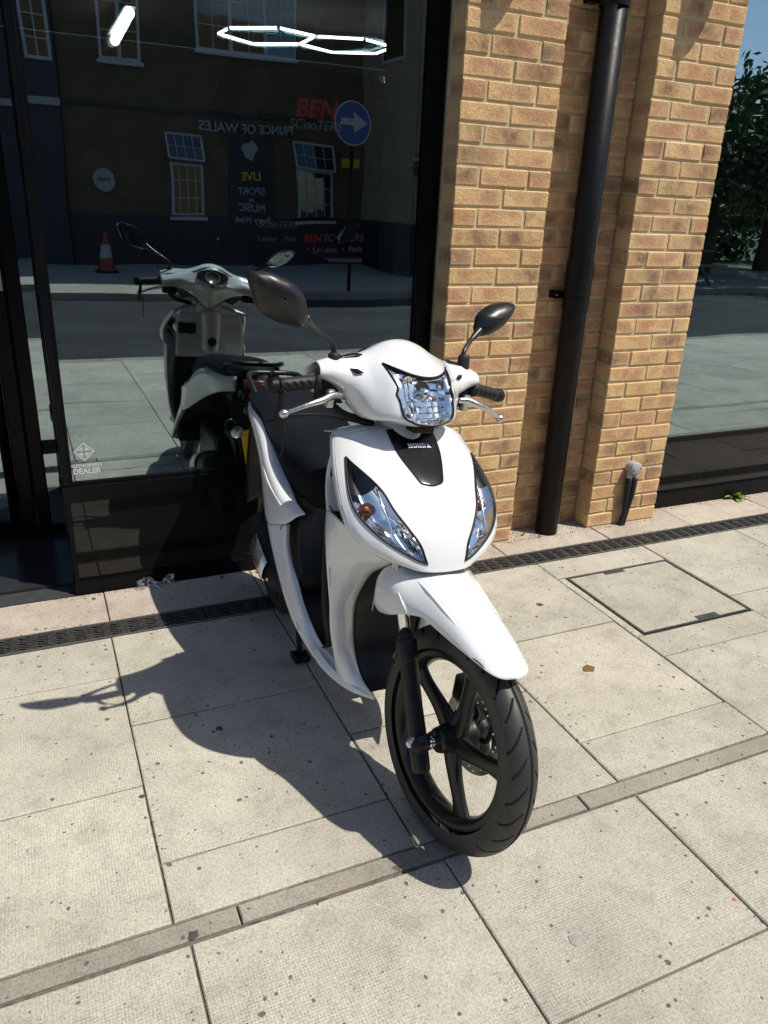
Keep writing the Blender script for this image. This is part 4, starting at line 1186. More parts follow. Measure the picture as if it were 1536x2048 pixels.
SK = [
 [(-.352, -.084, .240), (-.37, -.094, .232), (-.405, -.099, .238), (-.42, -.09, .245)],
 [(-.43, -.115, .238), (-.448, -.130, .221), (-.515, -.131, .243), (-.515, -.12, .252)],
 [(-.53, -.150, .255), (-.545, -.170, .243), (-.604, -.164, .276), (-.605, -.15, .285)],
 [(-.67, -.175, .300), (-.678, -.195, .289), (-.694, -.184, .345), (-.695, -.168, .35)],
 [(-.76, -.185, .345), (-.765, -.204, .340), (-.760, -.188, .396), (-.76, -.17, .40)],
 [(-.845, -.190, .405), (-.845, -.207, .402), (-.802, -.190, .437), (-.805, -.175, .44)],
 [(-.925, -.190, .460), (-.918, -.207, .460), (-.856, -.188, .492), (-.86, -.172, .493)],
 [(-.995, -.185, .510), (-.988, -.202, .512), (-.886, -.182, .548), (-.89, -.166, .548)]]
CW = [
 [(-.800, -.150, .614), (-.818, -.168, .600), (-.846, -.176, .575), (-.880, -.180, .553)],
 [(-.880, -.148, .620), (-.885, -.180, .606), (-.900, -.188, .570), (-.925, -.190, .530)],
 [(-.960, -.143, .645), (-.955, -.188, .628), (-.965, -.196, .575), (-.985, -.201, .512)],
 [(-1.075, -.138, .692), (-1.070, -.185, .675), (-1.065, -.196, .610), (-1.060, -.192, .535)],
 [(-1.175, -.138, .755), (-1.170, -.180, .728), (-1.155, -.183, .655), (-1.140, -.174, .575)],
 [(-1.270, -.142, .785), (-1.270, -.172, .757), (-1.255, -.168, .695), (-1.235, -.155, .625)],
 [(-1.370, -.148, .790), (-1.375, -.160, .770), (-1.365, -.150, .725), (-1.350, -.135, .675)],
 [(-1.480, -.122, .797), (-1.490, -.132, .780), (-1.490, -.132, .750), (-1.470, -.122, .715)],
 [(-1.590, -.080, .805), (-1.600, -.086, .792), (-1.600, -.084, .770), (-1.585, -.078, .745)]]
for s in (1, -1):
    q = (lambda p: p) if s == 1 else mir
    gmesh("leg_shield", grid([[q(p) for p in r] for r in WG], 24, 56), white, SCO, 'B', None, .004)
    sk = gmesh("floor_skirt", grid([[q(p) for p in r] for r in SK], 16, 56), white, SCO, 'B', None, .004)
    cw = gmesh("rear_side_cover", grid([[q(p) for p in r] for r in CW], 20, 56), white, SCO, 'B', None, .004)
    # swage line and vent slots on the side cover
    P = spline([q(p) for p in ((-.90, -.190, .60), (-1.03, -.196, .640), (-1.15, -.184, .69), (-1.26, -.168, .725))], 8)
    v, f = tube_vf([Bp(p) for p in P], .004, 8); mesh("swage", v, f, white, cw, True)
    for k in range(0): gbox("vent_slot", -1.10 - k * .012, -1.094 - k * .012, s * -.196, s * -.192, .690 + .005 * k, .710 + .005 * k, matte, cw, 'B', 0)
WH = [[(-.28, .105, .705), (-.30, .05, .71), (-.30, -.05, .71), (-.28, -.105, .705)],
      [(-.42, .108, .60), (-.42, .05, .60), (-.42, -.05, .60), (-.42, -.108, .60)],
      [(-.485, .112, .485), (-.50, .05, .485), (-.50, -.05, .485), (-.485, -.112, .485)],
      [(-.49, .110, .40), (-.505, .05, .40), (-.505, -.05, .40), (-.49, -.110, .40)],
      [(-.483, .102, .32), (-.49, .05, .32), (-.49, -.05, .32), (-.483, -.102, .32)],
      [(-.440, .092, .262), (-.445, .05, .26), (-.445, -.05, .26), (-.440, -.092, .262)],
      [(-.385, .086, .236), (-.39, .05, .235), (-.39, -.05, .235), (-.385, -.086, .236)]]
gmesh("wheel_house", grid(WH, 12, 30), matte, SCO, 'B', None, .004)
gbox("frame_bracket", -.40, -.30, -.09, .09, .60, .70, matte, SCO, 'B', .01)
glathe("bolt", [(0, .008), (.009, .007), (.010, 0), (.016, 0), (.016, -.004)], (-.315, -.098, .655), (.6, -.6, .2), alu, SCO, 'B', 12)
# inner shield seen in the window's reflection
IS = [[(-.575, y, .930 - .01 * abs(y) / .19) for y in (-.155, -.09, 0, .09, .155)],
      [(-.600, y, .86) for y in (-.172, -.1, 0, .1, .172)],
      [(-.605, y, .78) for y in (-.176, -.1, 0, .1, .176)],
      [(-.585, y, .70) for y in (-.174, -.1, 0, .1, .174)]]
ish = gmesh("inner_shield", grid(IS, 20, 20), white, SCO, 'B', None, .003)
gbox("glove_box_opening", -.607, -.600, -.165, -.075, .80, .875, matte, ish, 'B', .002)
gtube("key_column", [(-.60, 0, .93), (-.625, 0, .84), (-.622, 0, .74)], [.055, .05, .045], white, ish, 'B', 18)
glathe("key_lock", [(0, .012), (.022, .012), (.025, 0)], (-.668, 0, .79), (-1, 0, .1), matte, ish, 'B', 18)
KP = [[(-.585, y, .705) for y in (-.180, -.1, 0, .1, .180)], [(-.560, y, .56) for y in (-.185, -.1, 0, .1, .185)], [(-.545, y, .42) for y in (-.178, -.09, 0, .09, .178)], [(-.56, y, .30) for y in (-.150, -.07, 0, .07, .150)], [(-.62, y, .268) for y in (-.158, -.08, 0, .08, .158)],
      [(-.72, y, .295) for y in (-.180, -.09, 0, .09, .180)], [(-.80, y, .36) for y in (-.186, -.09, 0, .09, .186)]]
gmesh("floorboard", grid(KP, 16, 40), matte, SCO, 'B', None, .004)
US = [[(-.80, y, .30 + .0 * abs(y)) for y in (-.18, -.1, 0, .1, .18)], [(-.775, -.165, .40), (-.755, -.09, .40), (-.74, 0, .40), (-.755, .09, .40), (-.775, .165, .40)],
      [(-.83, -.162, .50), (-.785, -.09, .50), (-.76, 0, .50), (-.785, .09, .50), (-.83, .162, .50)], [(-.86, -.152, .575), (-.80, -.09, .585), (-.775, 0, .59), (-.80, .09, .585), (-.86, .152, .575)],
      [(-.90, -.140, .635), (-.81, -.09, .645), (-.785, 0, .65), (-.81, .09, .645), (-.90, .140, .635)]]
usp = gmesh("underseat_panel", grid(US, 20, 30), matte, SCO, 'B', None, .004)
gtube("panel_seam", [(-.822, -.165, .46), (-.775, -.09, .435), (-.752, 0, .425), (-.775, .09, .435), (-.822, .165, .46)], .0022, groove, usp, 'B', 6)
# seat
def seatrow(x, zt, wt, zb, wb, crown=.012):
    return [(x, -wb, zb), (x, -wt * 1.02, (zt + zb) / 2), (x, -wt * .93, zt - .018), (x, -wt * .55, zt + crown * .4), (x, 0, zt + crown), (x, wt * .55, zt + crown * .4), (x, wt * .93, zt - .018), (x, wt * 1.02, (zt + zb) / 2), (x, wb, zb)]
ST = [seatrow(-.775, .655, .055, .635, .045, .004), seatrow(-.79, .700, .090, .630, .085), seatrow(-.845, .745, .118, .625, .118), seatrow(-.95, .768, .142, .645, .140), seatrow(-1.07, .772, .155, .690, .145), seatrow(-1.18, .785, .155, .735, .142), seatrow(-1.27, .822, .150, .765, .145), seatrow(-1.40, .838, .145, .780, .140), seatrow(-1.52, .840, .12, .79, .11), seatrow(-1.585, .825, .07, .80, .06)]
seat = gmesh("seat", grid(ST, 36, 70), seatm, SCO, 'B', None, .004)
gtube("seat_seam", [(-1.225, -.150, .79), (-1.215, -.08, .812), (-1.21, 0, .818), (-1.215, .08, .812), (-1.225, .150, .79)], .002, matte, seat, 'B', 6)
# grab rail, tail, plate
for s in (-1, 1):
    gtube("grab_rail", [(-1.46, s * .10, .80), (-1.52, s * .112, .845), (-1.60, s * .105, .868), (-1.64, s * .07, .872), (-1.645, 0, .872)], .010, forkm, SCO, 'B', 10)
TL = [[(-1.585, y, z) for y in (-.085, -.04, 0, .04, .085)] for z in (.80, .79)]
TL = [[(-1.595 - .03 * (1 - (y / .09) ** 2), y, .80) for y in (-.06, -.03, 0.01, .05, .08)], [(-1.63 - .03 * (1 - (y / .1) ** 2), y, .765) for y in (-.065, -.03, 0.01, .05, .085)], [(-1.60 - .03 * (1 - (y / .09) ** 2), y, .715) for y in (-.06, -.03, .01, .05, .08)]]
gmesh("tail_lamp", grid(TL, 20, 14), redlamp, SCO, 'B', None, .004)
for s in (-1, 1):
    o = gtube("rear_indicator", [(-1.575, s * .07, .735), (-1.60, s * .095, .73), (-1.59, s * .112, .735)], [.018, .022, .012], lens, SCO, 'B', 12)
RF = [[(-1.42, y, .74) for y in (-.10, 0, .10)], [(-1.56, -.10, .68), (-1.58, 0, .69), (-1.56, .10, .68)], [(-1.62, -.09, .56), (-1.64, 0, .57), (-1.62, .09, .56)], [(-1.65, -.08, .44), (-1.67, 0, .45), (-1.65, .08, .44)], [(-1.66, -.07, .33), (-1.68, 0, .34), (-1.66, .07, .33)]]
gmesh("rear_mudguard", grid(RF, 14, 24), matte, SCO, 'B', None, .004)
pc = Vector((-1.695, .032, .555)); a = math.radians(11)
pr = Vector((0, math.cos(a), math.sin(a))); pu = Vector((-.10, -math.sin(a), math.cos(a))).normalized(); pn = Vector((-1, 0, -.1)).normalized()
v = [Bp(pc + pr * x + pu * z + pn * y) for y in (0, .003) for x, z in ((-.114, -.089), (.114, -.089), (.114, .089), (-.114, .089))]
pl = mesh("number_plate", v, [(0, 3, 2, 1), (4, 5, 6, 7), (0, 1, 5, 4), (1, 2, 6, 5), (2, 3, 7, 6), (3, 0, 4, 7)], plate_y, SCO)
glathe("reflector_disc", [(0, .006), (.024, .006), (.026, 0)], (-1.675, -.118, .625), (-1, 0, 0), dialm, pl, 'B', 18)
# engine, exhaust, rear wheel, stands
gbox("engine", -1.32, -.90, -.10, .14, .22, .46, matte, SCO, 'B', .03)
gbox("belt_case", -1.45, -.95, .10, .17, .20, .36, forkm, SCO, 'B', .025)
ex = gtube("exhaust", [(-.98, -.05, .22), (-1.03, -.08, .235), (-1.08, -.098, .255), (-1.16, -.104, .285), (-1.26, -.104, .318), (-1.36, -.104, .35), (-1.39, -.104, .36)], [.018, .045, .064, .068, .068, .062, .03], matte, SCO, 'B', 22)
hs = [[(-1.10 - .045 * k, -.100 - .003 * (k > 0) - .0755 * math.cos(t), .268 + .0165 * k + .0755 * math.sin(t)) for t in np.linspace(-.35, .75, 7)] for k in range(4)]
gmesh("heat_shield", np.array(hs), alu, ex, 'B', None, .003)
for k in (0, 1): glathe("bolt", [(0, .006), (.008, .005), (.008, 0)], (-1.08, -.160 + .02 * k, .262), (.6, -.8, 0), chrome, ex, 'B', 10)
def wheel(name, R, hw, tw, c, w, ax, parent, spoke, discs):
    """tyre with cut tread, cast rim, hub; local axes of frame w, axle along y"""
    T = frm(w); cx, cy, cz = c
    root = None
    na, nb = 1440, 64
    V = []; Fq = []; LOW = []
    H = R - tw         # bead radius
    prof = []
    for b in np.linspace(-1, 1, nb):
        th = b * 2.02
        prof.append((R - .037 + .037 * math.cos(th) if abs(th) < PI / 2 else R - .037 + (tw - .045) * math.cos(th) * 1.6, hw * (math.sin(th) if abs(th) < PI / 2 else math.copysign(1 - .10 * (abs(th) - PI / 2), th))))
    per = 2 * PI / 27
    ca = np.cos(np.arange(na) * 2 * PI / na); sa = np.sin(np.arange(na) * 2 * PI / na)
    for j, (r, y) in enumerate(prof):
        lw = y / hw
        arc = abs(np.linspace(-1, 1, nb)[j]) * 2.02
        for k in range(na):
            ang = k * 2 * PI / na; rr = r
            if .24 < arc < 1.42:
                q = (arc - .24) / 1.18
                ph = (ang - (.20 * (1 - q) ** 1.6 if lw < 0 else .20 * (1 - q) ** 1.6 + per / 2)) % per
                wd = .026 if q > .25 else .014 + .048 * q
                lim = 1.0 if (int((ang) / per) % 2 == 0) else .80
                if ph < wd and q < lim: rr -= .0065
            if arc < .06: rr -= .004
            LOW.append(rr < r - 1e-6); V.append(T((cx + rr * ca[k], cy + y, cz + rr * sa[k])))
    for j in range(nb - 1):
        for k in range(na):
            a_, b_ = j * na + k, j * na + (k + 1) % na
            Fq.append((a_, b_, b_ + na, a_ + na))
    wt = mesh(name, V, Fq, tyrem, parent, True)
    wt.data.materials.append(groove)
    gi = np.zeros(len(Fq), dtype=np.int32); GR = np.array(LOW).reshape(nb, na)
    for j in range(nb - 1):
        q4 = (GR[j].astype(int) + GR[j + 1] + np.roll(GR[j], -1) + np.roll(GR[j + 1], -1)) >= 2
        gi[j * na:(j + 1) * na] = q4
    wt.data.polygons.foreach_set("material_index", gi)
    # rim
    rp = [(H + .014, -.030), (H + .004, -.034), (H - .004, -.029), (H - .010, -.022), (H - .016, -.008), (H - .016, .008), (H - .010, .022), (H - .004, .029), (H + .004, .034), (H + .014, .030)]
    v, f = lathe([(r, h) for r, h in rp], T((cx, cy, cz)), dirv(w, (0, 1, 0)), 96, dirv(w, (1, 0, 0))); o = mesh("rim", v, f, rimm, wt, True)
    # spokes
    for k in range(spoke):
        a0 = 2 * PI * k / spoke + (-.09 if name == "front_wheel" else .5)
        rows_ = []
        for t_ in np.linspace(0, 1, 9):
            r = .030 + (H - .014 - .030) * t_
            aa = a0 + .24 * math.sin(t_ * PI * .5) * (1 if name == "front_wheel" else .6)
            wd = .030 - .031 * t_ + .024 * t_ * t_ + .010 * max(0, t_ - .8) * 5 * .6; wd = max(wd, .0125); th = .018 - .007 * t_
            d = np.array((math.cos(aa), 0, math.sin(aa))); p = np.array((-math.sin(aa), 0, math.cos(aa))); yv = np.array((0, 1, 0)); cc = np.array((cx, cy, cz)) + d * r
            ring = []
            for m_ in range(12):
                an = 2 * PI * m_ / 12
                ring.append(cc + p * wd * math.copysign(abs(math.cos(an)) ** .7, math.cos(an)) + yv * th * math.copysign(abs(math.sin(an)) ** .7, math.sin(an)))
            rows_.append(ring)
        gmesh("spoke", np.array(rows_), rimm, wt, w, None, 0, True, True)
    v, f = lathe([(.012, -.052), (.030, -.050), (.032, -.044), (.036, -.02), (.044, .0), (.044, .025), (.052, .035), (.052, .046), (.02, .048)], T((cx, cy, cz)), dirv(w, (0, 1, 0)), 36); mesh("hub", v, f, rimm, wt, True)
    return wt
fw = wheel("front_wheel", .283, .041, .076, (-.085, 0, .283), 'F', None, SCO, 5, True)
rwl = wheel("rear_wheel", .262, .045, .080, (-1.34, 0, .262), 'B', None, SCO, 5, False)
# drilled brake disc: real holes
cu = D.curves.new("brake_disc", 'CURVE'); cu.dimensions = '2D'; cu.fill_mode = 'BOTH'; cu.extrude = .002
def circ(r, x=0, y=0, n=8):
    s = cu.splines.new('POLY'); s.points.add(n - 1); s.use_cyclic_u = True
    for k in range(n): s.points[k].co = (x + r * math.cos(2 * PI * k / n), y + r * math.sin(2 * PI * k / n), 0, 1)
circ(.108, n=96); circ(.078, n=72)
for k in range(36):
    a_ = 2 * PI * k / 36; rr = (.086, .093, .100)[k % 3]; circ(.0034, rr * math.cos(a_), rr * math.sin(a_), 10)
bd_ = D.objects.new("brake_disc", cu); COL.objects.link(bd_); cu.materials.append(steel); bd_.parent = fw
Md = Matrix.Identity(4); X_, Y_, Z_ = FFr[0], FFr[2], -FFr[1]
pos = Vector(Fp((-.085, .060, .283))) - A0
for i in range(3): Md[i][0], Md[i][1], Md[i][2], Md[i][3] = X_[i], Y_[i], Z_[i], pos[i]
bd_.matrix_local = Md
bd_ = to_mesh(bd_)
for k in range(5):
    a_ = 2 * PI * k / 5 + .2; d = (math.cos(a_), math.sin(a_)); e = (math.cos(a_ + .5), math.sin(a_ + .5))
    gtube("disc_carrier", [(-.085 + .04 * d[0], .056, .283 + .04 * d[1]), (-.085 + .062 * d[0], .058, .283 + .062 * d[1]), (-.085 + .084 * e[0], .060, .283 + .084 * e[1])], [.010, .007, .006], rimm, fw, 'F', 8)
# fork legs
for s in (-1, 1):
    d = Vector((-.174, 0, .326)).normalized()
    b0 = Vector((-.068, s * .095, .215))
    pt = lambda L: tuple(b0 + d * L)
    fl = gtube("fork_leg", [pt(0), pt(.012), pt(.10), pt(.16), pt(.26), pt(.272), pt(.285), pt(.318), pt(.328)], [.019, .0235, .0238, .0225, .0225, .0245, .0265, .0265, .020], forkm, SCO, 'F', 24, 4)
    gtube("fork_tube", [pt(.32), pt(.56)], .0150, chrome, fl, 'F', 20, 0)
    gtube("dust_seal", [pt(.322), pt(.338)], .0205, rubber, fl, 'F', 20, 0)
    gtube("axle_lug", [(-.100, s * .100, .283), (-.085, s * .098, .283), (-.070, s * .098, .283)], [.018, .031, .017], forkm, fl, 'F', 16)
    gtube("axle_spacer", [(-.085, s * .088, .283), (-.085, s * .046, .283)], .0130, chrome, fl, 'F', 20, 0)
    v, f = lathe([(0, .012), (.007, .012), (.0105, .008), (.0105, 0), (.016, -.001), (.016, -.006)], Fp((-.098, s * .118, .283)), dirv('F', (.25, s, 0)), 6 if False else 18); mesh("axle_nut", v, f, alu, fl, True)
gbox("fork_yoke", -.34, -.26, -.112, .112, .61, .65, matte, SCO, 'F', .01)
# caliper and hose on the scooter's left
cal = gbox("brake_caliper", -.175, -.115, .045, .085, .335, .405, forkm, SCO, 'F', .008)
gtube("brake_hose", [(-.15, .075, .40), (-.19, .085, .45), (-.155, .075, .50), (-.20, .08, .56), (-.26, .07, .60)], .0052, rubber, SCO, 'F', 8)
# ---------------- front mudguard
def fr_(x, zc, ys, zs, ye, ze, yl, zl):
    h = [(x, 0, zc), (x - .002, ys * .55, zc - (zc - zs) * .25), (x - .004, ys, zs), (x - .006, ye, ze), (x - .007, yl, zl)]
    return [mir(p) for p in h[:0:-1]] + h
MG = [fr_(-.415, .560, .045, .552, .068, .515, .070, .472), fr_(-.375, .630, .066, .622, .096, .590, .097, .505), fr_(-.328, .668, .088, .660, .124, .622, .127, .548), fr_(-.298, .673, .090, .665, .127, .626, .129, .541), fr_(-.255, .671, .086, .659, .123, .622, .126, .551), fr_(-.215, .667, .079, .649, .108, .612, .114, .570),
      fr_(-.165, .654, .073, .636, .093, .604, .096, .584), fr_(-.115, .637, .069, .618, .084, .594, .086, .577), fr_(-.060, .618, .065, .601, .077, .583, .079, .570), fr_(-.010, .598, .060, .583, .070, .571, .072, .564),
      fr_(.022, .584, .054, .571, .063, .562, .065, .558), fr_(.048, .572, .046, .562, .056, .556, .058, .553), fr_(.068, .561, .036, .555, .045, .551, .047, .549), fr_(.080, .554, .022, .551, .029, .548, .030, .547), fr_(.086, .550, .006, .549, .009, .548, .010, .548)]
mgd = gmesh("front_mudguard", grid(MG, 40, 80), white, SCO, 'F', None, .004)
# raised creases either side and a scuff near the tip
for s in (-1, 1):
    gtube("crease", [(-.235, s * .083, .653), (-.19, s * .0765, .642), (-.13, s * .0705, .6230), (-.07, s * .0660, .604)], [.001, .0052, .004, .001], white, mgd, 'F', 10)
    gtube("crease", [(-.248, s * .122, .618), (-.225, s * .115, .592), (-.205, s * .108, .572)], [.001, .005, .002], white, mgd, 'F', 10)
gtube("scuff", [(.002, -.0690, .5665), (.014, -.0670, .5655), (.026, -.0635, .5625), (.036, -.0605, .5590)], [.0006, .0014, .0011, .0004], matte, mgd, 'F', 6)
# ---------------- handlebar cowl
YC = [0, .045, .09, .13, .17, .21, .25]
PC = [
 [(-.63, 1.168), (-.578, 1.181), (-.508, 1.153), (-.447, 1.110), (-.407, 1.05), (-.402, 1.0), (-.45, .985)],
 [(-.63, 1.161), (-.578, 1.173), (-.511, 1.148), (-.452, 1.107), (-.412, 1.05), (-.405, 1.0), (-.455, .985)],
 [(-.625, 1.139), (-.580, 1.152), (-.522, 1.138), (-.467, 1.102), (-.432, 1.05), (-.422, 1.008), (-.47, .99)],
 [(-.615, 1.122), (-.582, 1.138), (-.542, 1.128), (-.500, 1.092), (-.472, 1.045), (-.475, 1.000), (-.53, .988)],
 [(-.61, 1.116), (-.575, 1.134), (-.548, 1.123), (-.522, 1.092), (-.520, 1.060), (-.545, 1.034), (-.575, 1.030)],
 [(-.61, 1.110), (-.572, 1.126), (-.548, 1.117), (-.532, 1.096), (-.534, 1.078), (-.548, 1.066), (-.58, 1.064)],
 [(-.605, 1.098), (-.575, 1.112), (-.552, 1.106), (-.543, 1.093), (-.546, 1.084), (-.556, 1.079), (-.58, 1.077)]]
half = [[(x, y, z) for x, z in pr_] for y, pr_ in zip(YC, PC)]
CWL = [[mir(p) for p in c] for c in half[:0:-1]] + half      # columns by y, each a profile
nU, nV = 150, 90
cg = grid(CWL, nV, nU)                                       # (nU+1) x (nV+1)
HLr = [(.098, 1.128, 1.107), (.089, 1.102, 1.092), (.082, 1.083, 1.074), (.087, 1.067, 1.058), (.082, 1.052, 1.044), (.079, 1.032, 1.024), (.071, 1.013, 1.006), (.046, 1.002, .9945)]
HLs = spline(HLr, 6)
hlpoly = [(-w, ze) for w, ze, zc in HLs] + [(w, ze) for w, ze, zc in HLs[::-1]]
w, ze, zc = HLs[0]
toped = [(t * w, ze + (zc - ze) * (1 - t * t)) for t in np.linspace(1, -1, 25)]
w, ze, zc = HLs[-1]
boted = [(t * w, ze + (zc - ze) * (1 - t * t)) for t in np.linspace(-1, 1, 13)]
hlpoly = [(-w_, z_) for w_, z_, _ in HLs] + boted[1:-1] + [(w_, z_) for w_, z_, _ in HLs[::-1]] + toped[1:-1]
keep = [[True] * nV for _ in range(nU)]
for i in range(nU):
    for j in range(nV):
        c = (cg[i, j] + cg[i + 1, j] + cg[i, j + 1] + cg[i + 1, j + 1]) / 4
        vv = (j + .5) / nV * 6
        if 1.4 < vv < 5.6 and inpoly(c[1], c[2], hlpoly): keep[i][j] = False
cowl = gmesh("handlebar_cowl", cg, white, SCO, 'F', keep, .0035)
# lookup of the cowl's front surface
front = [(cg[i, j, 1], cg[i, j, 2], cg[i, j, 0]) for i in range(nU + 1) for j in range(int(nV * 1.3 / 6), int(nV * 5.5 / 6))]
FA_ = np.array(front)
def cowlx(y, z):
    d = (FA_[:, 0] - y) ** 2 + (FA_[:, 1] - z) ** 2
    k = np.argsort(d)[:6]; wgt = 1 / (d[k] + 1e-7)
    return float((FA_[k, 2] * wgt).sum() / wgt.sum())
HG = []; HR = []
for w, ze, zc in HLs:
    rl, rr_ = [], []
    for t in np.linspace(-1, 1, 29):
        y = t * w; z = ze + (zc - ze) * (1 - t * t); x = cowlx(y, z)
        rl.append((x + .003, y, z)); rr_.append((x, y, z))
    HG.append(rl); HR.append(rr_)
HG = np.array(HG); HR = np.array(HR); m_ = len(HG)
# smooth the lens
for _ in range(3):
    HG[1:-1, 1:-1] = (HG[:-2, 1:-1] + HG[2:, 1:-1] + HG[1:-1, :-2] + HG[1:-1, 2:] + 4 * HG[1:-1, 1:-1]) / 8
hl = gmesh("headlight", HG, lens, SCO, 'F', None, 0)
bc = np.array((0.014, 1.063))
for i in range(m_):
    for k in range(29):
        x, y, z = HR[i, k]
        e = min(1, min(k, 28 - k) / 5) * min(1, min(i, m_ - 1 - i) / 5)
        r = math.hypot(y - bc[0], (z - bc[1]) * 1.05)
        dp = .046 * max(0, 1 - (r / .082) ** 2) + .010
        fac = .0035 * (((k // 3) + (i // 4)) % 2) if z < 1.052 else .0030 * ((k // 2) % 2) * (r > .035)
        HR[i, k, 0] = x - .002 - dp * e + fac * e
sp_ = int(m_ * .56)
gmesh("reflector", HR[:sp_ + 1], reflector, hl, 'F', None, 0, True)
gmesh("lower_reflector", HR[sp_:], reflector, hl, 'F', None, 0, False)
o = glathe("bulb_shade", [(0, .030), (.008, .029), (.0145, .022), (.0155, 0)], (-.478, .014, 1.066), (1, 0, -.05), chrome, hl, 'F', 22)
glathe("bulb_socket", [(.016, .002), (.026, .0), (.027, -.006)], (-.475, .014, 1.066), (1, 0, 0), matte, hl, 'F', 24)
gtube("bulb_stay", [(-.462, .024, 1.063), (-.455, .052, 1.060), (-.465, .075, 1.056)], .0045, chrome, hl, 'F', 8)
per = [tuple(HG[i, 0]) for i in range(m_)] + [tuple(HG[-1, k]) for k in range(1, 28)] + [tuple(HG[i, 28]) for i in range(m_ - 1, -1, -1)] + [tuple(HG[0, k]) for k in range(27, 0, -1)]
v, f = tube_vf([Fp(p) for p in per + per[:1]], .0027, 7, False); mesh("headlight_rim", v, f, matte, hl, True)
# dark brow above the headlight
brow = [tuple(HG[0, k] + np.array((.002, 0, .0035))) for k in range(29)]
gtube("brow_trim", brow, [.001] + [.0032] * 6 + [.001], matte, hl, 'F', 7, 1)
# rear half of the cowl with the instruments
RC = []
for y, zr, zt in ((-.25, 1.098, .0), (-.17, 1.116, 0), (-.09, 1.139, 0), (-.045, 1.161, 0), (0, 1.168, 0), (.045, 1.161, 0), (.09, 1.139, 0), (.17, 1.116, 0), (.25, 1.098, 0)):
    a_ = abs(y); m2 = max(0, 1 - (a_ / .13) ** 2)
    xr = -.63 + .10 * a_ if a_ < .2 else -.605
    lowz = 1.077 if a_ > .22 else (1.045 if a_ > .15 else (1.02 if a_ > .08 else (.985 if a_ > .02 else .955))); lowx = -.58 if a_ > .15 else (-.60 if a_ > .02 else -.615)
    RC.append([(xr, y, zr), (-.645 - .035 * m2, y * .97, zr - .022 - .035 * m2), (-.652 - .05 * m2, y * .95, min(zr - .05, 1.085) - .01 * m2), (-.64, y * .9, (lowz + 1.06) / 2), (lowx, y * .9, lowz)])
rc = gmesh("rear_cowl", grid(RC, 24, 60), white, cowl, 'F', None, .003)
ov = []
for k in range(36):
    a_ = 2 * PI * k / 36; ov.append((.080 * math.cos(a_) * (1 if math.sin(a_) > 0 else (1 + .75 * math.sin(a_))), .040 * math.sin(a_) * (1 if math.sin(a_) > 0 else 1.45)))
ctr = np.array((-.668, 0, 1.122)); up_ = np.array((.62, 0, .78)); nn = np.array((-.78, 0, .62))
def dashp(a_, b_, d): return tuple(ctr + np.array((0, a_, 0)) + up_ * b_ + nn * d)
v = [Fp(dashp(a_, b_, .006)) for a_, b_ in ov] + [Fp(dashp(a_, b_, -.02)) for a_, b_ in ov]
ds = mesh("dash_cluster", v, [tuple(range(36))] + [(k, (k + 1) % 36, 36 + (k + 1) % 36, 36 + k) for k in range(36)], gloss, cowl)
glathe("speedometer", [(0, .001), (.030, .001), (.033, .005), (.036, .001)], dashp(0, -.008, .006), nn, dialm, ds, 'F', 32)
glathe("dial_ring", [(.033, .002), (.0345, .005), (.0365, .002)], dashp(0, -.008, .007), nn, chrome, ds, 'F', 32)
gtube("steering_neck", [(-.56, 0, 1.00), (-.535, 0, .96), (-.50, 0, .91)], [.074, .066, .062], white, SCO, 'F', 24)
gbox("lower_lip", -.46, -.415, -.03, .03, .972, .99, matte, cowl, 'F', .004)
# slots in the cowl: mirror recess and small vent, as dark inset pieces
for s in (-1, 1):
    P = [( -.560, s * .155, 1.131), (-.552, s * .195, 1.1265), (-.562, s * .215, 1.1235)]
    gtube("reservoir_slot", [(-.568, s * .112, 1.1345), (-.566, s * .145, 1.1300), (-.563, s * .192, 1.1220)], [.005, .0125, .0105], gloss, cowl, 'F', 12)
    gtube("vent_slot", [(-.510, s * .146, 1.102), (-.518, s * .161, 1.104), (-.531, s * .176, 1.108)], [.001, .0065, .001], groove, cowl, 'F', 8)
    # controls exposed below the arm
    ctl = gbox("switch_block", -.60, -.555, s * .165 if s > 0 else -.235, s * .235 if s > 0 else -.165, 1.012, 1.078, matte, SCO, 'F', .006)
    gbox("lever_perch", -.556, -.535, (.205 if s > 0 else -.225), (.225 if s > 0 else -.205), 1.005, 1.052, alu, ctl, 'F', .003)
    gtube("clamp_bolt", [(-.556, s * .185, 1.045), (-.545, s * .17, 1.02)], [.008, .006], alu, ctl, 'F', 10)
    gr = gtube("grip", [(-.552, s * .238, 1.068), (-.556, s * .246, 1.066), (-.560, s * .26, 1.064), (-.568, s * .332, 1.052), (-.570, s * .345, 1.050)], [.022, .0225, .0172, .0172, .0172], rubber, SCO, 'F', 22)
    gtube("bar_end", [(-.570, s * .345, 1.050), (-.5735, s * .362, 1.047), (-.575, s * .371, 1.046)], [.0190, .0195, .014], matte, gr, 'F', 22)
    for k in range(4):
        y = .268 + .018 * k
        gtube("grip_ridge", [(-.545 - .1 * (y - .26), s * (y + .012), 1.074 - .16 * (y - .26)), (-.541 - .1 * (y - .26), s * y, 1.064 - .16 * (y - .26)), (-.549 - .1 * (y - .26), s * (y + .012), 1.051 - .16 * (y - .26))], .0013, rubber, gr, 'F', 6)
    gtube("brake_lever", [(-.535, s * .185, 1.037), (-.532, s * .215, 1.037), (-.520, s * .245, 1.028), (-.516, s * .285, 1.016), (-.522, s * .320, 1.000), (-.527, s * .334, .993)], [.008, .011, .0095, .0068, .0058, .0055], alu, SCO, 'F', 14)
    glathe("lever_ball", [(.0, .0125), (.006, .011), (.0105, .0065), (.0125, 0), (.0105, -.0065), (.006, -.011), (0, -.0125)], (-.530, s * .342, .989), (0, 1, 0), alu, SCO, 'F', 20)
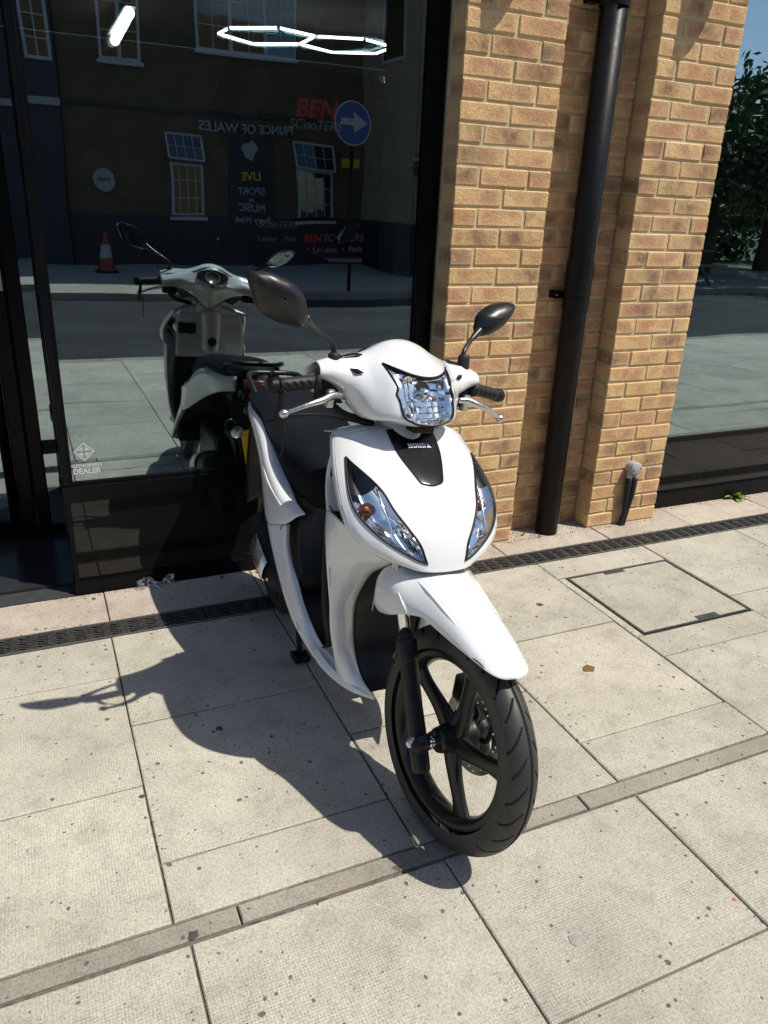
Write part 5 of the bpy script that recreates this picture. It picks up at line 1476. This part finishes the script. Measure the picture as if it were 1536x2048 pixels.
# hanging strap round the right grip, cables
gtube("grip_band", [(-.5665, -.336, 1.0515), (-.567, -.346, 1.0505)], .0186, matte, SCO, 'F', 20, 0)
gtube("hanging_strap", [(-.560, -.339, 1.036), (-.562, -.341, .99), (-.566, -.343, .955)], [.006, .007, .005], matte, SCO, 'F', 8)
gtube("hanging_cord", [(-.556, -.333, 1.040), (-.552, -.330, .99), (-.560, -.320, .93), (-.57, -.318, .87)], .0022, rubber, SCO, 'F', 6)
gtube("cable_sheath", [(-.565, -.20, 1.010), (-.55, -.165, .985), (-.54, -.12, .975), (-.53, -.085, .966)], [.010, .012, .011, .009], matte, SCO, 'F', 12)
# ---------------- mirrors
def mirror(s, pts, stem, glass_back):
    c = np.mean(np.array(pts), axis=0)
    Q = [np.array(p) for p in pts]; P = []
    for i_ in range(len(Q)):
        a_, b_ = Q[i_], Q[(i_ + 1) % len(Q)]
        for t_ in (.16, .33, .5, .67, .84): P.append(a_ * (1 - t_) + b_ * t_)
    P = np.array(P)
    out_ = P - c
    fwd = np.array((1, 0, .1))
    rings = []
    for q, d in ((1.0, -.012), (1.015, -.004), (1.0, .004), (.93, .013), (.78, .022), (.55, .029), (.28, .0325), (.04, .0335)):
        rings.append(c + out_ * q + fwd * d)
    m = gmesh("mirror", np.array(rings), mirror_black, SCO, 'F', None, 0, True, True)
    gl_ = [tuple(c + o_ * .95 - fwd * .0105) for o_ in out_]
    mesh("mirror_glass", [Fp(p) for p in gl_], [tuple(range(len(gl_)))], mirror_gl, m)
    bk = [tuple(c + o_ * 1.0 - fwd * .0115) for o_ in out_]; bi = [tuple(c + o_ * .95 - fwd * .0103) for o_ in out_]; n = len(bk)
    mesh("glass_rim", [Fp(p) for p in bk + bi], [(k, (k + 1) % n, n + (k + 1) % n, n + k) for k in range(n)], mirror_black, m)
    gtube("mirror_stem", stem, [.0085, .0075, .0065, .0065, .0068, .0095, .0135], mirror_black, m, 'F', 14)
    gtube("stem_boot", [(stem[0][0], stem[0][1], stem[0][2] - .004), (stem[0][0], stem[0][1], stem[0][2] + .012), (stem[0][0] - .002, stem[0][1], stem[0][2] + .036), (stem[0][0] - .0025, stem[0][1], stem[0][2] + .040)], [.0185, .0175, .0155, .010], rubber, m, 'F', 18, 3)
    return m
mirror(-1, [(-.513, -.470, 1.309), (-.511, -.468, 1.291), (-.513, -.440, 1.229), (-.515, -.385, 1.205), (-.514, -.330, 1.197), (-.506, -.316, 1.214), (-.500, -.336, 1.270), (-.500, -.372, 1.299), (-.505, -.430, 1.314)],
       [(-.566, -.203, 1.098), (-.572, -.203, 1.135), (-.572, -.208, 1.158), (-.565, -.235, 1.176), (-.55, -.27, 1.193), (-.53, -.302, 1.210), (-.516, -.322, 1.220)], False)
mirror(1, [(-.640, .410, 1.305), (-.638, .402, 1.276), (-.630, .368, 1.240), (-.624, .322, 1.214), (-.620, .288, 1.206), (-.628, .273, 1.222), (-.636, .280, 1.264), (-.645, .325, 1.294), (-.645, .372, 1.308)],
       [(-.566, .203, 1.118), (-.572, .203, 1.150), (-.578, .208, 1.168), (-.590, .226, 1.184), (-.603, .246, 1.198), (-.612, .265, 1.211), (-.620, .282, 1.222)], False)
# ---------------- stands
cs = gtube("centre_stand", [(-.97, -.085, .23), (-.965, -.080, .15), (-.955, -.072, .07), (-.952, -.068, .03)], [.012, .011, .011, .012], forkm, SCO, 'B', 12)
gbox("stand_foot", -.975, -.915, -.098, -.040, .008, .030, forkm, cs, 'B', .004)
gtube("side_stand", [(-.80, .16, .22), (-.83, .20, .12), (-.85, .235, .012)], [.012, .011, .014], forkm, SCO, 'B', 12)

# seams, scratches and fixings
gtube("panel_seam", [(-.47, -.2185, .768), (-.40, -.2125, .752), (-.345, -.186, .735), (-.30, -.150, .712), (-.272, -.118, .700)], .0014, groove, SCO, 'B', 6)
gtube("panel_seam", [(-.90, -.1905, .525), (-.885, -.1955, .540), (-.872, -.1905, .556)], .0012, groove, SCO, 'B', 6)
for P in ([(-.66, -.1965, .296), (-.69, -.1965, .309), (-.72, -.199, .322)], [(-.80, -.207, .372), (-.815, -.208, .385)], [(-.455, -.2085, .60), (-.448, -.2075, .57), (-.447, -.204, .545)], [(-.463, -.190, .46), (-.455, -.188, .44)], [(-.56, -.172, .249), (-.60, -.180, .262)]):
    gtube("scratch", P, .0007, matte, SCO, 'B', 5)

# ---------------- dark scooters standing inside the shop: copies of the white one
def copy_tree(o, parent, override):
    c = o.copy(); COL.objects.link(c); c.parent = parent
    for k in ('label',):
        if k in c: del c[k]
    if c.type == 'MESH':
        for sl_ in c.material_slots:
            mm = override.get(sl_.material) if sl_.material else None
            if mm:
                sl_.link = 'OBJECT'; sl_.material = mm
    for ch in o.children: copy_tree(ch, c, override)
    return c
ovr = {white: gloss, seatm: seatm}
r_ = SCO.copy(); COL.objects.link(r_); r_.location = (.25, 2.5, 0.012); r_.rotation_euler = (0, 0, math.radians(155))
r_['label'] = "black scooter parked inside the shop behind the glass"; r_['category'] = "motor scooter"
for ch in SCO.children: copy_tree(ch, r_, ovr)
tagged = SCO
